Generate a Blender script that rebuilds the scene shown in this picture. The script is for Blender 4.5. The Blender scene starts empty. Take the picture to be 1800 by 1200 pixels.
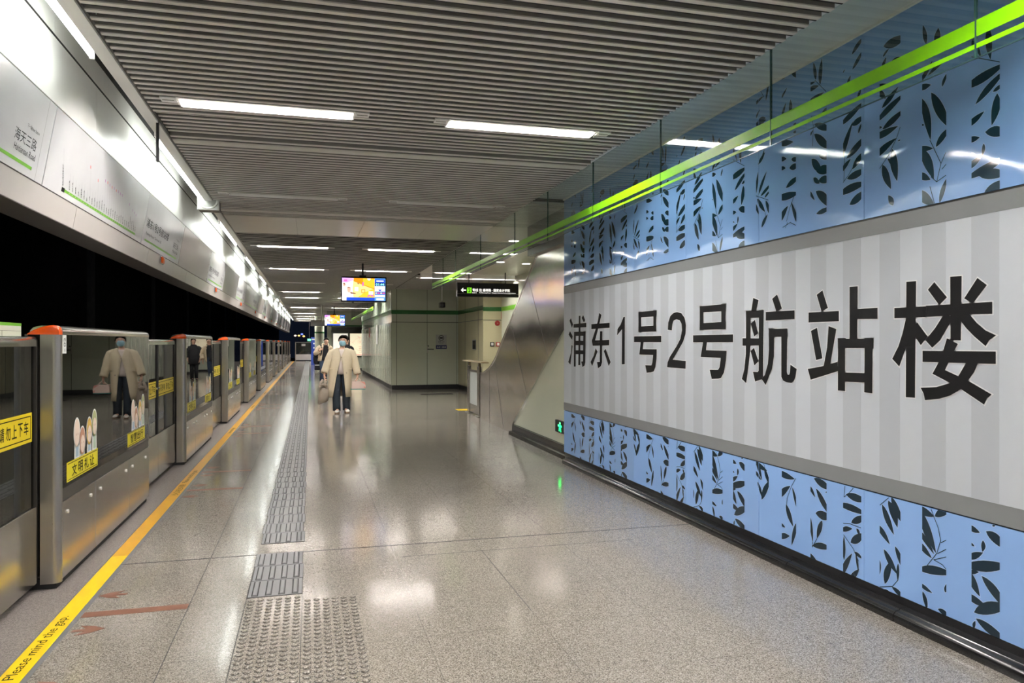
import bpy, bmesh, math, random
from mathutils import Vector, Matrix
from math import pi, sin, cos, tan, atan2, sqrt
random.seed(11)
SC = bpy.context.scene
COL = SC.collection

# ---------------------------------------------------------------- camera, world, exposure
cam_d = bpy.data.cameras.new('camera')
cam_d.sensor_width = 36.0
cam_d.lens = 1305.0 / 1800.0 * 36.0
cam_d.shift_y = 2.0 / 1800.0
cam_d.clip_end = 400
cam = bpy.data.objects.new('camera', cam_d); COL.objects.link(cam)
cam.location = (0, 0, 1.45)
cam.rotation_euler = (pi / 2, 0, -math.atan(355.0 / 1305.0))
SC.camera = cam

world = bpy.data.worlds.new('night'); SC.world = world
world.use_nodes = True
world.node_tree.nodes['Background'].inputs[0].default_value = (0.02, 0.03, 0.06, 1)
world.node_tree.nodes['Background'].inputs[1].default_value = 0.03

SC.view_settings.view_transform = 'Standard'
SC.view_settings.look = 'None'
SC.view_settings.gamma = 1
SC.view_settings.use_curve_mapping = False
SC.cycles.diffuse_bounces = 8; SC.cycles.max_bounces = 16; SC.cycles.transparent_max_bounces = 24
SC.view_settings.exposure = 2.55
TROUGH_E = 3.6
LAMP_E = 92.0

# ---------------------------------------------------------------- materials
def mat(name, col, rough=0.5, metal=0.0, spec=0.5, coat=0.0, emit=0.0, var=0.0, vscale=6.0, bump=0.0, bscale=40.0, aniso=None):
    m = bpy.data.materials.new(name); m.use_nodes = True
    nt = m.node_tree; N = nt.nodes; L = nt.links
    b = N['Principled BSDF']
    c = (col[0], col[1], col[2], 1)
    b.inputs['Base Color'].default_value = c
    b.inputs['Roughness'].default_value = rough
    b.inputs['Metallic'].default_value = metal
    b.inputs['Specular IOR Level'].default_value = spec
    if coat: b.inputs['Coat Weight'].default_value = coat; b.inputs['Coat Roughness'].default_value = 0.04
    if emit:
        b.inputs['Emission Color'].default_value = c
        b.inputs['Emission Strength'].default_value = emit
    tc = N.new('ShaderNodeNewGeometry')
    if var:
        n = N.new('ShaderNodeTexNoise'); n.inputs['Scale'].default_value = vscale; n.inputs['Detail'].default_value = 4
        mp = N.new('ShaderNodeMapping')
        if aniso: mp.inputs['Scale'].default_value = aniso
        L.new(tc.outputs['Position'], mp.inputs[0]); L.new(mp.outputs[0], n.inputs['Vector'])
        r = N.new('ShaderNodeMapRange')
        r.inputs[3].default_value = 1 - var; r.inputs[4].default_value = 1 + var
        L.new(n.outputs[0], r.inputs[0])
        mx = N.new('ShaderNodeVectorMath'); mx.operation = 'SCALE'
        mx.inputs[0].default_value = col[:3]
        L.new(r.outputs[0], mx.inputs['Scale']); L.new(mx.outputs[0], b.inputs['Base Color'])
        rr = N.new('ShaderNodeMapRange'); rr.inputs[3].default_value = max(0.02, rough * (1 - var)); rr.inputs[4].default_value = min(1, rough * (1 + var))
        L.new(n.outputs[0], rr.inputs[0]); L.new(rr.outputs[0], b.inputs['Roughness'])
    if bump:
        n2 = N.new('ShaderNodeTexNoise'); n2.inputs['Scale'].default_value = bscale; n2.inputs['Detail'].default_value = 3
        L.new(tc.outputs['Position'], n2.inputs['Vector'])
        bp = N.new('ShaderNodeBump'); bp.inputs['Strength'].default_value = bump; bp.inputs['Distance'].default_value = 0.01
        L.new(n2.outputs[0], bp.inputs['Height']); L.new(bp.outputs[0], b.inputs['Normal'])
    return m

def glass_mat(name, tint, ior=1.5, rough=0.0):
    m = bpy.data.materials.new(name); m.use_nodes = True
    nt = m.node_tree; N = nt.nodes; L = nt.links
    N.remove(N['Principled BSDF'])
    t = N.new('ShaderNodeBsdfTransparent'); t.inputs[0].default_value = (*tint, 1)
    g = N.new('ShaderNodeBsdfGlossy'); g.inputs['Roughness'].default_value = rough
    f = N.new('ShaderNodeFresnel'); f.inputs[0].default_value = ior
    geo = N.new('ShaderNodeNewGeometry')
    # same reflectance from both sides of the thin pane
    inv = N.new('ShaderNodeMix'); inv.data_type = 'FLOAT'
    inv.inputs[2].default_value = ior; inv.inputs[3].default_value = 1.0 / ior
    L.new(geo.outputs['Backfacing'], inv.inputs[0]); 
    L.new(inv.outputs[0], f.inputs[0])
    x = N.new('ShaderNodeMixShader')
    L.new(f.outputs[0], x.inputs[0]); L.new(t.outputs[0], x.inputs[1]); L.new(g.outputs[0], x.inputs[2])
    L.new(x.outputs[0], N['Material Output'].inputs[0])
    return m

def floor_mat(name, joints, c0, c1, c2, rough):
    m = bpy.data.materials.new(name); m.use_nodes = True
    nt = m.node_tree; N = nt.nodes; L = nt.links
    b = N['Principled BSDF']
    geo = N.new('ShaderNodeNewGeometry')
    v = N.new('ShaderNodeTexVoronoi'); v.inputs['Scale'].default_value = 250
    L.new(geo.outputs['Position'], v.inputs['Vector'])
    n = N.new('ShaderNodeTexNoise'); n.inputs['Scale'].default_value = 150; n.inputs['Detail'].default_value = 2
    L.new(geo.outputs['Position'], n.inputs['Vector'])
    sep = N.new('ShaderNodeSeparateColor'); L.new(v.outputs['Color'], sep.inputs[0])
    add = N.new('ShaderNodeMath'); add.operation = 'MULTIPLY_ADD'; add.inputs[1].default_value = 0.55
    sc = N.new('ShaderNodeMath'); sc.operation = 'MULTIPLY'; sc.inputs[1].default_value = 0.5
    L.new(n.outputs[0], sc.inputs[0]); L.new(sep.outputs[0], add.inputs[0]); L.new(sc.outputs[0], add.inputs[2])
    cr = N.new('ShaderNodeValToRGB'); e = cr.color_ramp.elements
    e[0].position = 0.2; e[0].color = (*c0, 1); e[1].position = 0.8; e[1].color = (*c2, 1)
    k = e.new(0.45); k.color = (*c1, 1)
    L.new(add.outputs[0], cr.inputs[0])
    big = N.new('ShaderNodeTexNoise'); big.inputs['Scale'].default_value = 0.9; big.inputs['Detail'].default_value = 5
    L.new(geo.outputs['Position'], big.inputs['Vector'])
    mr = N.new('ShaderNodeMapRange'); mr.inputs[3].default_value = 0.88; mr.inputs[4].default_value = 1.12
    L.new(big.outputs[0], mr.inputs[0])
    vm = N.new('ShaderNodeVectorMath'); vm.operation = 'SCALE'
    L.new(cr.outputs[0], vm.inputs[0]); L.new(mr.outputs[0], vm.inputs['Scale'])
    last = vm.outputs[0]
    if joints:
        s = N.new('ShaderNodeSeparateXYZ'); L.new(geo.outputs['Position'], s.inputs[0])
        ms = []
        for ax, off in ((0, joints[0]), (1, joints[1])):
            a = N.new('ShaderNodeMath'); a.operation = 'SUBTRACT'; a.inputs[1].default_value = off
            L.new(s.outputs[ax], a.inputs[0])
            w = N.new('ShaderNodeMath'); w.operation = 'PINGPONG'; w.inputs[1].default_value = 0.3
            L.new(a.outputs[0], w.inputs[0])
            lt = N.new('ShaderNodeMath'); lt.operation = 'LESS_THAN'; lt.inputs[1].default_value = 0.0014
            L.new(w.outputs[0], lt.inputs[0]); ms.append(lt)
        mxm = N.new('ShaderNodeMath'); mxm.operation = 'MAXIMUM'
        L.new(ms[0].outputs[0], mxm.inputs[0]); L.new(ms[1].outputs[0], mxm.inputs[1])
        fac = N.new('ShaderNodeMath'); fac.operation = 'MULTIPLY'; fac.inputs[1].default_value = 0.55
        L.new(mxm.outputs[0], fac.inputs[0])
        mix = N.new('ShaderNodeMix'); mix.data_type = 'RGBA'
        L.new(fac.outputs[0], mix.inputs[0]); L.new(last, mix.inputs[6]); mix.inputs[7].default_value = (0.05, 0.045, 0.04, 1)
        last = mix.outputs[2]
    L.new(last, b.inputs['Base Color'])
    r2 = N.new('ShaderNodeMapRange'); r2.inputs[3].default_value = rough * 0.75; r2.inputs[4].default_value = rough * 1.3
    L.new(big.outputs[0], r2.inputs[0]); L.new(r2.outputs[0], b.inputs['Roughness'])
    b.inputs['Specular IOR Level'].default_value = 0.5
    return m

def panel_mat(name, col, rough=0.06, amp=1.0):
    """printed glass cladding: each pane bows a little, which bends its reflections"""
    m = mat(name, col, rough, spec=0.55)
    nt = m.node_tree; N = nt.nodes; L = nt.links; b = N['Principled BSDF']
    geo = N.new('ShaderNodeNewGeometry'); s = N.new('ShaderNodeSeparateXYZ'); L.new(geo.outputs['Position'], s.inputs[0])
    def mth(op, a, bb=None):
        q = N.new('ShaderNodeMath'); q.operation = op
        for i, x in enumerate((a, bb)):
            if x is None: continue
            if isinstance(x, (int, float)): q.inputs[i].default_value = x
            else: L.new(x, q.inputs[i])
        return q.outputs[0]
    u = mth('DIVIDE', mth('SUBTRACT', s.outputs[1], 3.501 - 1.022 * 8), 1.022)
    u = mth('FRACT', u)
    pu = mth('MULTIPLY', mth('MULTIPLY', u, mth('SUBTRACT', 1.0, u)), 4.0)
    w = mth('DIVIDE', mth('SUBTRACT', s.outputs[2], 2.13), 1.09)
    pw = mth('MULTIPLY', mth('MULTIPLY', w, mth('SUBTRACT', 1.0, w)), 4.0)
    n = N.new('ShaderNodeTexNoise'); n.inputs['Scale'].default_value = 3.2; n.inputs['Detail'].default_value = 1
    L.new(geo.outputs['Position'], n.inputs['Vector'])
    hgt = mth('ADD', mth('MULTIPLY', mth('MULTIPLY', pu, pw), 0.0085 * amp), mth('MULTIPLY', n.outputs[0], 0.0012 * amp))
    bp = N.new('ShaderNodeBump'); bp.inputs['Strength'].default_value = 1.0; bp.inputs['Distance'].default_value = 1.0
    L.new(hgt, bp.inputs['Height']); L.new(bp.outputs[0], b.inputs['Normal'])
    return m

def wave_mat(name, col, rough, metal, amp, scale):
    """sheet that is not quite flat: slow ripples in its reflections"""
    m = mat(name, col, rough, metal)
    nt = m.node_tree; N = nt.nodes; L = nt.links; b = N['Principled BSDF']
    geo = N.new('ShaderNodeNewGeometry')
    n = N.new('ShaderNodeTexNoise'); n.inputs['Scale'].default_value = scale; n.inputs['Detail'].default_value = 1
    L.new(geo.outputs['Position'], n.inputs['Vector'])
    q = N.new('ShaderNodeMath'); q.operation = 'MULTIPLY'; q.inputs[1].default_value = amp; L.new(n.outputs[0], q.inputs[0])
    bp = N.new('ShaderNodeBump'); bp.inputs['Distance'].default_value = 1.0
    L.new(q.outputs[0], bp.inputs['Height']); L.new(bp.outputs[0], b.inputs['Normal'])
    return m

MT = {}
MT['floor'] = floor_mat('polished_granite', (-0.644, 0.05), (0.085, 0.075, 0.064), (0.232, 0.203, 0.168), (0.47, 0.435, 0.385), 0.125)
MT['sill'] = floor_mat('gate_sill_granite', None, (0.08, 0.07, 0.065), (0.2, 0.175, 0.16), (0.36, 0.32, 0.30), 0.34)
MT['dark'] = mat('joint_dark', (0.02, 0.018, 0.016), 0.6, var=0.2)
MT['yellow'] = mat('yellow_tape', (0.95, 0.65, 0.0), 0.32, var=0.10, vscale=9)
MT['yellow_old'] = mat('worn_yellow_tape', (0.78, 0.40, 0.015), 0.34, var=0.14, vscale=7)
MT['tape_edge'] = mat('tape_edge', (0.16, 0.16, 0.16), 0.5, var=0.2)
MT['brown'] = mat('brown_marking', (0.20, 0.085, 0.05), 0.55, var=0.15, vscale=20)
MT['rubber'] = mat('grey_rubber', (0.20, 0.20, 0.205), 0.32, var=0.18, vscale=30)
MT['dirt'] = mat('ground_in_dirt', (0.022, 0.020, 0.019), 0.7, var=0.3, vscale=60)  # dark outline colour of the tactile dots, bars and tiles
MT['black_gloss'] = mat('black_gloss', (0.012, 0.012, 0.013), 0.16, var=0.2)
MT['black'] = mat('black_matt', (0.012, 0.012, 0.014), 0.5, var=0.2)
MT['tunnel'] = mat('tunnel_black', (0.003, 0.003, 0.006), 0.9, spec=0.1, var=0.2)
MT['pilaster'] = mat('tunnel_pier', (0.012, 0.012, 0.018), 0.8, var=0.3)
MT['steel'] = mat('brushed_steel', (0.47, 0.44, 0.40), 0.18, 0.95, var=0.04, vscale=8, aniso=(8, 8, 0.5))
MT['steel_soft'] = mat('satin_steel', (0.42, 0.395, 0.365), 0.28, 0.9, var=0.04, vscale=8, aniso=(8, 8, 0.5))
MT['chrome'] = mat('bright_steel', (0.74, 0.73, 0.71), 0.12, 1.0, var=0.1)
MT['steel_wave'] = wave_mat('stair_cladding_steel', (0.70, 0.675, 0.63), 0.16, 0.95, 0.014, 1.0)
MT['orange'] = mat('orange_plastic', (0.85, 0.10, 0.008), 0.22, coat=0.4, var=0.05)
MT['gate_glass'] = glass_mat('gate_glass', (0.42, 0.42, 0.42), 1.85)
MT['frame_black'] = mat('dark_band', (0.035, 0.031, 0.029), 0.3, var=0.1)
MT['rubber_black'] = mat('black_rubber', (0.008, 0.008, 0.009), 0.6, var=0.2)
MT['white'] = mat('white_plastic', (0.74, 0.74, 0.72), 0.4, var=0.04)
MT['white_sign'] = mat('sign_white', (0.66, 0.66, 0.68), 0.22, var=0.04)
MT['ink'] = mat('black_ink', (0.008, 0.008, 0.009), 0.6, spec=0.15, var=0.1)
MT['lime'] = mat('lime_yellow_label', (0.70, 0.60, 0.01), 0.4, var=0.05)
MT['green'] = mat('line_green', (0.16, 0.46, 0.03), 0.35, var=0.05)
MT['red_ink'] = mat('red_ink', (0.55, 0.05, 0.04), 0.4, var=0.1)
MT['violet_ink'] = mat('violet_ink', (0.3, 0.08, 0.3), 0.4, var=0.1)
MT['grey_ink'] = mat('grey_ink', (0.22, 0.22, 0.24), 0.4, var=0.1)
MT['fascia'] = mat('fascia_enamel', (0.88, 0.88, 0.85), 0.35, 0.0, var=0.06, vscale=5)
MT['lip'] = mat('lip_enamel', (0.60, 0.56, 0.54), 0.3, 0.1, var=0.05, vscale=5)
MT['sign_grey'] = mat('sign_blank_metal', (0.42, 0.38, 0.38), 0.3, 0.5, var=0.08, vscale=7)
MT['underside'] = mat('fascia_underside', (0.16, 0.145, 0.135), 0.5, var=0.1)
MT['beam'] = mat('beam_enamel', (0.86, 0.85, 0.81), 0.4, var=0.04)
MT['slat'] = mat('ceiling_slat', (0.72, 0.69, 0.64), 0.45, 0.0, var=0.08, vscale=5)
MT['slat_side'] = mat('ceiling_slat_side', (0.25, 0.235, 0.22), 0.5, var=0.08, vscale=5)  # shade between the slats is put into this side colour
MT['slat_far'] = mat('ceiling_slat_dark', (0.012, 0.011, 0.011), 0.5, var=0.1, vscale=5)  # near-black sides paint shade into the far part of the ceiling
MT['deck'] = mat('ceiling_void', (0.012, 0.011, 0.011), 0.9, var=0.2)  # also colours the black strips that paint the shade of the slat gaps
MT['ceil_panel'] = mat('ceiling_panel', (0.62, 0.58, 0.52), 0.3, 0.15, var=0.05)
MT['soffit'] = mat('soffit_metal', (0.84, 0.85, 0.83), 0.3, 0.1, var=0.06)
MT['lamp_white'] = mat('lamp_white', (0.88, 0.86, 0.84), 0.4, var=0.03)
MT['tube_cool'] = mat('tube_cool', (0.95, 1.0, 0.97), 0.3, emit=TROUGH_E)
MT['tube_warm'] = mat('tube_warm', (1.0, 0.96, 0.92), 0.3, emit=LAMP_E)
MT['tube_dim'] = mat('tube_dim', (1.0, 0.96, 0.92), 0.3, emit=LAMP_E * 0.22)
MT['tube_off'] = mat('tube_off', (0.6, 0.6, 0.58), 0.3, var=0.03)
MT['down'] = mat('downlight_glow', (1, 0.93, 0.8), 0.3, emit=2.2)
MT['curtain_glass'] = glass_mat('curtain_glass', (0.86, 0.92, 0.90), 1.5)
MT['glass_edge'] = mat('glass_edge', (0.03, 0.08, 0.07), 0.2, var=0.1)
MT['lime_band'] = mat('lime_band', (0.20, 0.58, 0.0), 0.35, var=0.04)
MT['blue'] = panel_mat('blue_glass', (0.24, 0.42, 0.78))
MT['leaf'] = panel_mat('leaf_print', (0.010, 0.037, 0.062))
MT['halo'] = panel_mat('leaf_outline', (0.36, 0.52, 0.82))
MT['blue_low'] = panel_mat('blue_glass_low', (0.26, 0.45, 0.83), 0.18, 0.15)
MT['leaf_low'] = panel_mat('leaf_print_low', (0.008, 0.026, 0.045), 0.18, 0.15)
MT['halo_low'] = panel_mat('leaf_outline_low', (0.40, 0.57, 0.88), 0.18, 0.15)
MT['board'] = mat('board_light', (0.535, 0.572, 0.625), 0.35, var=0.03, vscale=2)
MT['board_dark'] = mat('board_stripe', (0.448, 0.48, 0.526), 0.35, var=0.03, vscale=2)
MT['band'] = mat('board_band', (0.215, 0.225, 0.235), 0.4, var=0.04)
MT['char_edge'] = mat('character_edge', (0.70, 0.71, 0.72), 0.4, var=0.02)
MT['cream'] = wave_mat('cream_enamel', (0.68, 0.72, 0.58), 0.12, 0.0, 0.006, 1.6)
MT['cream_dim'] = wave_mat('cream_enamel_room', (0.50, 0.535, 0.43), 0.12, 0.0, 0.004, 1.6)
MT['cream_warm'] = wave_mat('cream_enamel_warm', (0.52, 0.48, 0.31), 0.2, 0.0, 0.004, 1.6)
MT['green_band'] = mat('green_band', (0.03, 0.13, 0.035), 0.2, var=0.08)
MT['stair_dark'] = mat('bulkhead_metal', (0.13, 0.125, 0.115), 0.3, 0.4, var=0.1)
MT['sign_black'] = mat('sign_black', (0.012, 0.012, 0.016), 0.22, var=0.1)
MT['sign_text'] = mat('sign_text_lit', (1.0, 0.97, 0.9), 0.4, emit=0.3)
MT['sign_green'] = mat('sign_green_lit', (0.25, 0.85, 0.03), 0.4, emit=0.15)
MT['exit_green'] = mat('exit_green_lit', (0.02, 0.95, 0.25), 0.4, emit=0.35)
MT['exit_white'] = mat('exit_white_lit', (0.7, 1.0, 0.8), 0.4, emit=0.3)
MT['red'] = mat('red_plastic', (0.30, 0.018, 0.014), 0.35, var=0.1)
MT['navy'] = mat('navy_blue', (0.012, 0.016, 0.10), 0.35, var=0.1)
MT['plate_grey'] = mat('plate_grey', (0.36, 0.36, 0.36), 0.4, var=0.05)
def lit(name, c, e=1.0): MT[name] = mat(name, c, 0.3, emit=e * 0.185)
lit('scr_white', (1.0, 0.96, 1.0), 1.2); lit('scr_yellow', (1.0, 0.55, 0.03), 1.2); lit('scr_cream', (1.0, 0.75, 0.28), 1.1)
lit('scr_orange', (1.0, 0.33, 0.005), 1.0); lit('scr_violet', (0.72, 0.36, 1.0), 1.4); lit('scr_pink', (1.0, 0.12, 0.5), 1.2)
lit('scr_blue', (0.01, 0.07, 0.62), 1.1); lit('scr_sky', (0.12, 0.36, 0.95), 1.1); lit('scr_navy', (0.005, 0.02, 0.16), 0.6)
lit('scr_cyan', (0.3, 0.95, 1.0), 1.4); lit('scr_brown', (0.35, 0.12, 0.05), 0.5); lit('scr_skin', (0.9, 0.55, 0.4), 0.9)
lit('map_light', (1.0, 0.95, 0.82), 0.72); lit('map_cream', (1.0, 0.88, 0.62), 0.72); lit('map_ink', (0.55, 0.36, 0.2), 0.5); lit('map_red', (0.9, 0.12, 0.06), 0.8)
lit('street_lamp', (1.0, 0.55, 0.15), 2.2); lit('street_white', (1.0, 0.75, 0.5), 2.2); lit('street_blue', (0.12, 0.18, 1.0), 2.5)
lit('led_green', (0.1, 0.9, 0.3), 3)

# ---------------------------------------------------------------- geometry helpers
class G:
    def __init__(s): s.bm = bmesh.new()
    def _mi(s, faces, mi):
        for f in faces: f.material_index = mi
    def box(s, x0, x1, y0, y1, z0, z1, mi=0, bev=0.0, seg=2):
        b = s.bm if not bev else bmesh.new()
        vs = [b.verts.new(p) for p in ((x0, y0, z0), (x1, y0, z0), (x1, y1, z0), (x0, y1, z0), (x0, y0, z1), (x1, y0, z1), (x1, y1, z1), (x0, y1, z1))]
        fs = [b.faces.new([vs[i] for i in q]) for q in ((0, 3, 2, 1), (4, 5, 6, 7), (0, 1, 5, 4), (1, 2, 6, 5), (2, 3, 7, 6), (3, 0, 4, 7))]
        s._mi(fs, mi)
        if bev:
            bmesh.ops.bevel(b, geom=list(b.edges), offset=bev, segments=seg, profile=0.5, affect='EDGES')
            for f in b.faces: f.material_index = mi
            s.merge(b)
        return s
    def merge(s, b):
        me = bpy.data.meshes.new('t'); b.to_mesh(me); b.free(); s.bm.from_mesh(me); bpy.data.meshes.remove(me)
    def face(s, pts, mi=0):
        f = s.bm.faces.new([s.bm.verts.new(p) for p in pts]); f.material_index = mi; return s
    def prism(s, pts, d, mi=0, cap=True):
        """extrude the 3-D polygon pts along vector d"""
        d = Vector(d); a = [s.bm.verts.new(p) for p in pts]; b = [s.bm.verts.new(Vector(p) + d) for p in pts]; n = len(pts)
        fs = [s.bm.faces.new((a[i], a[(i + 1) % n], b[(i + 1) % n], b[i])) for i in range(n)]
        if cap: fs += [s.bm.faces.new(a[::-1]), s.bm.faces.new(b)]
        s._mi(fs, mi); return s
    def tube(s, path, r, n=8, mi=0, cap=True):
        path = [Vector(p) for p in path]; rings = []
        u = None
        for i, p in enumerate(path):
            t = (path[min(i + 1, len(path) - 1)] - path[max(i - 1, 0)]).normalized()
            if u is None:
                up = Vector((0, 0, 1)) if abs(t.z) < 0.9 else Vector((1, 0, 0))
                u = t.cross(up).normalized()
            else: u = (u - t * u.dot(t)).normalized()
            v = u.cross(t)
            ri = r[i] if isinstance(r, (list, tuple)) else r
            rings.append([s.bm.verts.new(p + (u * cos(2 * pi * k / n) + v * sin(2 * pi * k / n)) * ri) for k in range(n)])
        fs = []
        for a, b in zip(rings, rings[1:]):
            fs += [s.bm.faces.new((a[k], a[(k + 1) % n], b[(k + 1) % n], b[k])) for k in range(n)]
        if cap: fs += [s.bm.faces.new(rings[0][::-1]), s.bm.faces.new(rings[-1])]
        s._mi(fs, mi); return s
    def cyl(s, p, q, r, n=16, mi=0): return s.tube([p, q], r, n, mi)
    def loft(s, rings, mi=0, close=True, cap=True):
        R = [[s.bm.verts.new(p) for p in r] for r in rings]; n = len(R[0]); fs = []
        for a, b in zip(R, R[1:]):
            for k in range(n if close else n - 1):
                fs.append(s.bm.faces.new((a[k], a[(k + 1) % n], b[(k + 1) % n], b[k])))
        if cap and close: fs += [s.bm.faces.new(R[0][::-1]), s.bm.faces.new(R[-1])]
        s._mi(fs, mi); return s
    def ell(s, c, r, mi=0, u=16, v=10):
        b = bmesh.new(); bmesh.ops.create_uvsphere(b, u_segments=u, v_segments=v, radius=1)
        for w in b.verts: w.co = Vector((c[0] + w.co.x * r[0], c[1] + w.co.y * r[1], c[2] + w.co.z * r[2]))
        for f in b.faces: f.material_index = mi
        s.merge(b); return s
    def build(s, name, mats, parent=None, smooth=False, loc=None, fix=True, sol=0.0, sub=0):
        if fix: bmesh.ops.recalc_face_normals(s.bm, faces=list(s.bm.faces))
        me = bpy.data.meshes.new(name); s.bm.to_mesh(me); s.bm.free()
        if not isinstance(mats, (list, tuple)): mats = [mats]
        for m in mats: me.materials.append(MT[m] if isinstance(m, str) else m)
        if smooth:
            for p in me.polygons: p.use_smooth = True
            if smooth == 'auto':
                try: me.set_sharp_from_angle(angle=0.7)
                except Exception: pass
        o = bpy.data.objects.new(name, me); COL.objects.link(o)
        if parent: o.parent = parent
        if loc: o.location = loc
        if sol:
            md = o.modifiers.new('thick', 'SOLIDIFY'); md.thickness = sol; md.offset = 0
        if sub:
            md = o.modifiers.new('sub', 'SUBSURF'); md.levels = sub; md.render_levels = sub
        return o

def tag(o, label, cat, group=None):
    o['label'] = label; o['category'] = cat
    if group: o['group'] = group
    return o
def thing(name, label, cat, loc=(0, 0, 0), group=None):
    o = bpy.data.objects.new(name, None); COL.objects.link(o); o.location = loc
    o.empty_display_size = 0.1
    return tag(o, label, cat, group)
def struct(o): o['kind'] = 'structure'; return o
def dup(root, loc, label=None):
    r = root.copy(); COL.objects.link(r); r.location = loc
    if label: r['label'] = label
    for ch in list(root.children):
        c = ch.copy(); COL.objects.link(c); c.parent = r
        for g in list(ch.children):
            d = g.copy(); COL.objects.link(d); d.parent = c
    return r

_tc = {}
def text_mesh(body, offset=0.0, res=3):
    k = (body, offset, res)
    if k in _tc: return _tc[k]
    cu = bpy.data.curves.new('t', 'FONT'); cu.body = body; cu.size = 1.0; cu.offset = offset; cu.resolution_u = res
    ob = bpy.data.objects.new('t', cu); COL.objects.link(ob)
    dg = bpy.context.evaluated_depsgraph_get(); dg.update()
    me = bpy.data.meshes.new_from_object(ob.evaluated_get(dg))
    V = [v.co.copy() for v in me.vertices]; F = [tuple(p.vertices) for p in me.polygons]
    bpy.data.meshes.remove(me); bpy.data.objects.remove(ob); bpy.data.curves.remove(cu)
    _tc[k] = (V, F); return _tc[k]
def add_text(g, body, height, origin, u, v, width=None, mi=0, offset=0.0, res=3):
    """flat lettering: ink box fitted to height (and width) with its lower left corner at origin"""
    V, F = text_mesh(body, offset, res)
    if not V: return
    x0 = min(p.x for p in V); x1 = max(p.x for p in V); y0 = min(p.y for p in V); y1 = max(p.y for p in V)
    sy = height / (y1 - y0); sx = (width / (x1 - x0)) if width else sy
    u = Vector(u); v = Vector(v); o = Vector(origin)
    vs = [g.bm.verts.new(o + u * ((p.x - x0) * sx) + v * ((p.y - y0) * sy)) for p in V]
    n = u.cross(v)
    for f in F:
        try:
            q = g.bm.faces.new([vs[i] for i in f]); q.material_index = mi
        except ValueError: pass
def clip(poly, lo, hi, ax):
    """cut a polygon of 2-D points to lo <= p[ax] <= hi"""
    for sgn, lim in ((1, lo), (-1, -hi)):
        out = []
        for i, a in enumerate(poly):
            b = poly[(i + 1) % len(poly)]; da = sgn * a[ax] - lim; db = sgn * b[ax] - lim
            if da >= 0: out.append(a)
            if (da >= 0) != (db >= 0):
                t = da / (da - db); out.append((a[0] + (b[0] - a[0]) * t, a[1] + (b[1] - a[1]) * t))
        poly = out
        if len(poly) < 3: return []
    return poly
def grow(poly, d):
    """offset a 2-D polygon outward by d"""
    n = len(poly); A = sum(poly[i][0] * poly[(i + 1) % n][1] - poly[(i + 1) % n][0] * poly[i][1] for i in range(n)); s = 1 if A > 0 else -1
    out = []
    for i in range(n):
        p, q, r = Vector(poly[i - 1]), Vector(poly[i]), Vector(poly[(i + 1) % n])
        a = (q - p); b = (r - q)
        if a.length < 1e-6 or b.length < 1e-6: continue
        a.normalize(); b.normalize()
        na = Vector((a.y, -a.x)) * s; nb = Vector((b.y, -b.x)) * s; m = na + nb
        if m.length < 1e-3: m = na
        m.normalize(); k = d / max(0.45, m.dot(na)); out.append(tuple(q + m * k))
    return out
ORD = ['first', 'second', 'third', 'fourth', 'fifth', 'sixth', 'seventh', 'eighth', 'ninth', 'tenth', 'eleventh', 'twelfth', 'thirteenth', 'fourteenth', 'fifteenth', 'sixteenth', 'seventeenth', 'eighteenth', 'nineteenth', 'twentieth']
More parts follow.
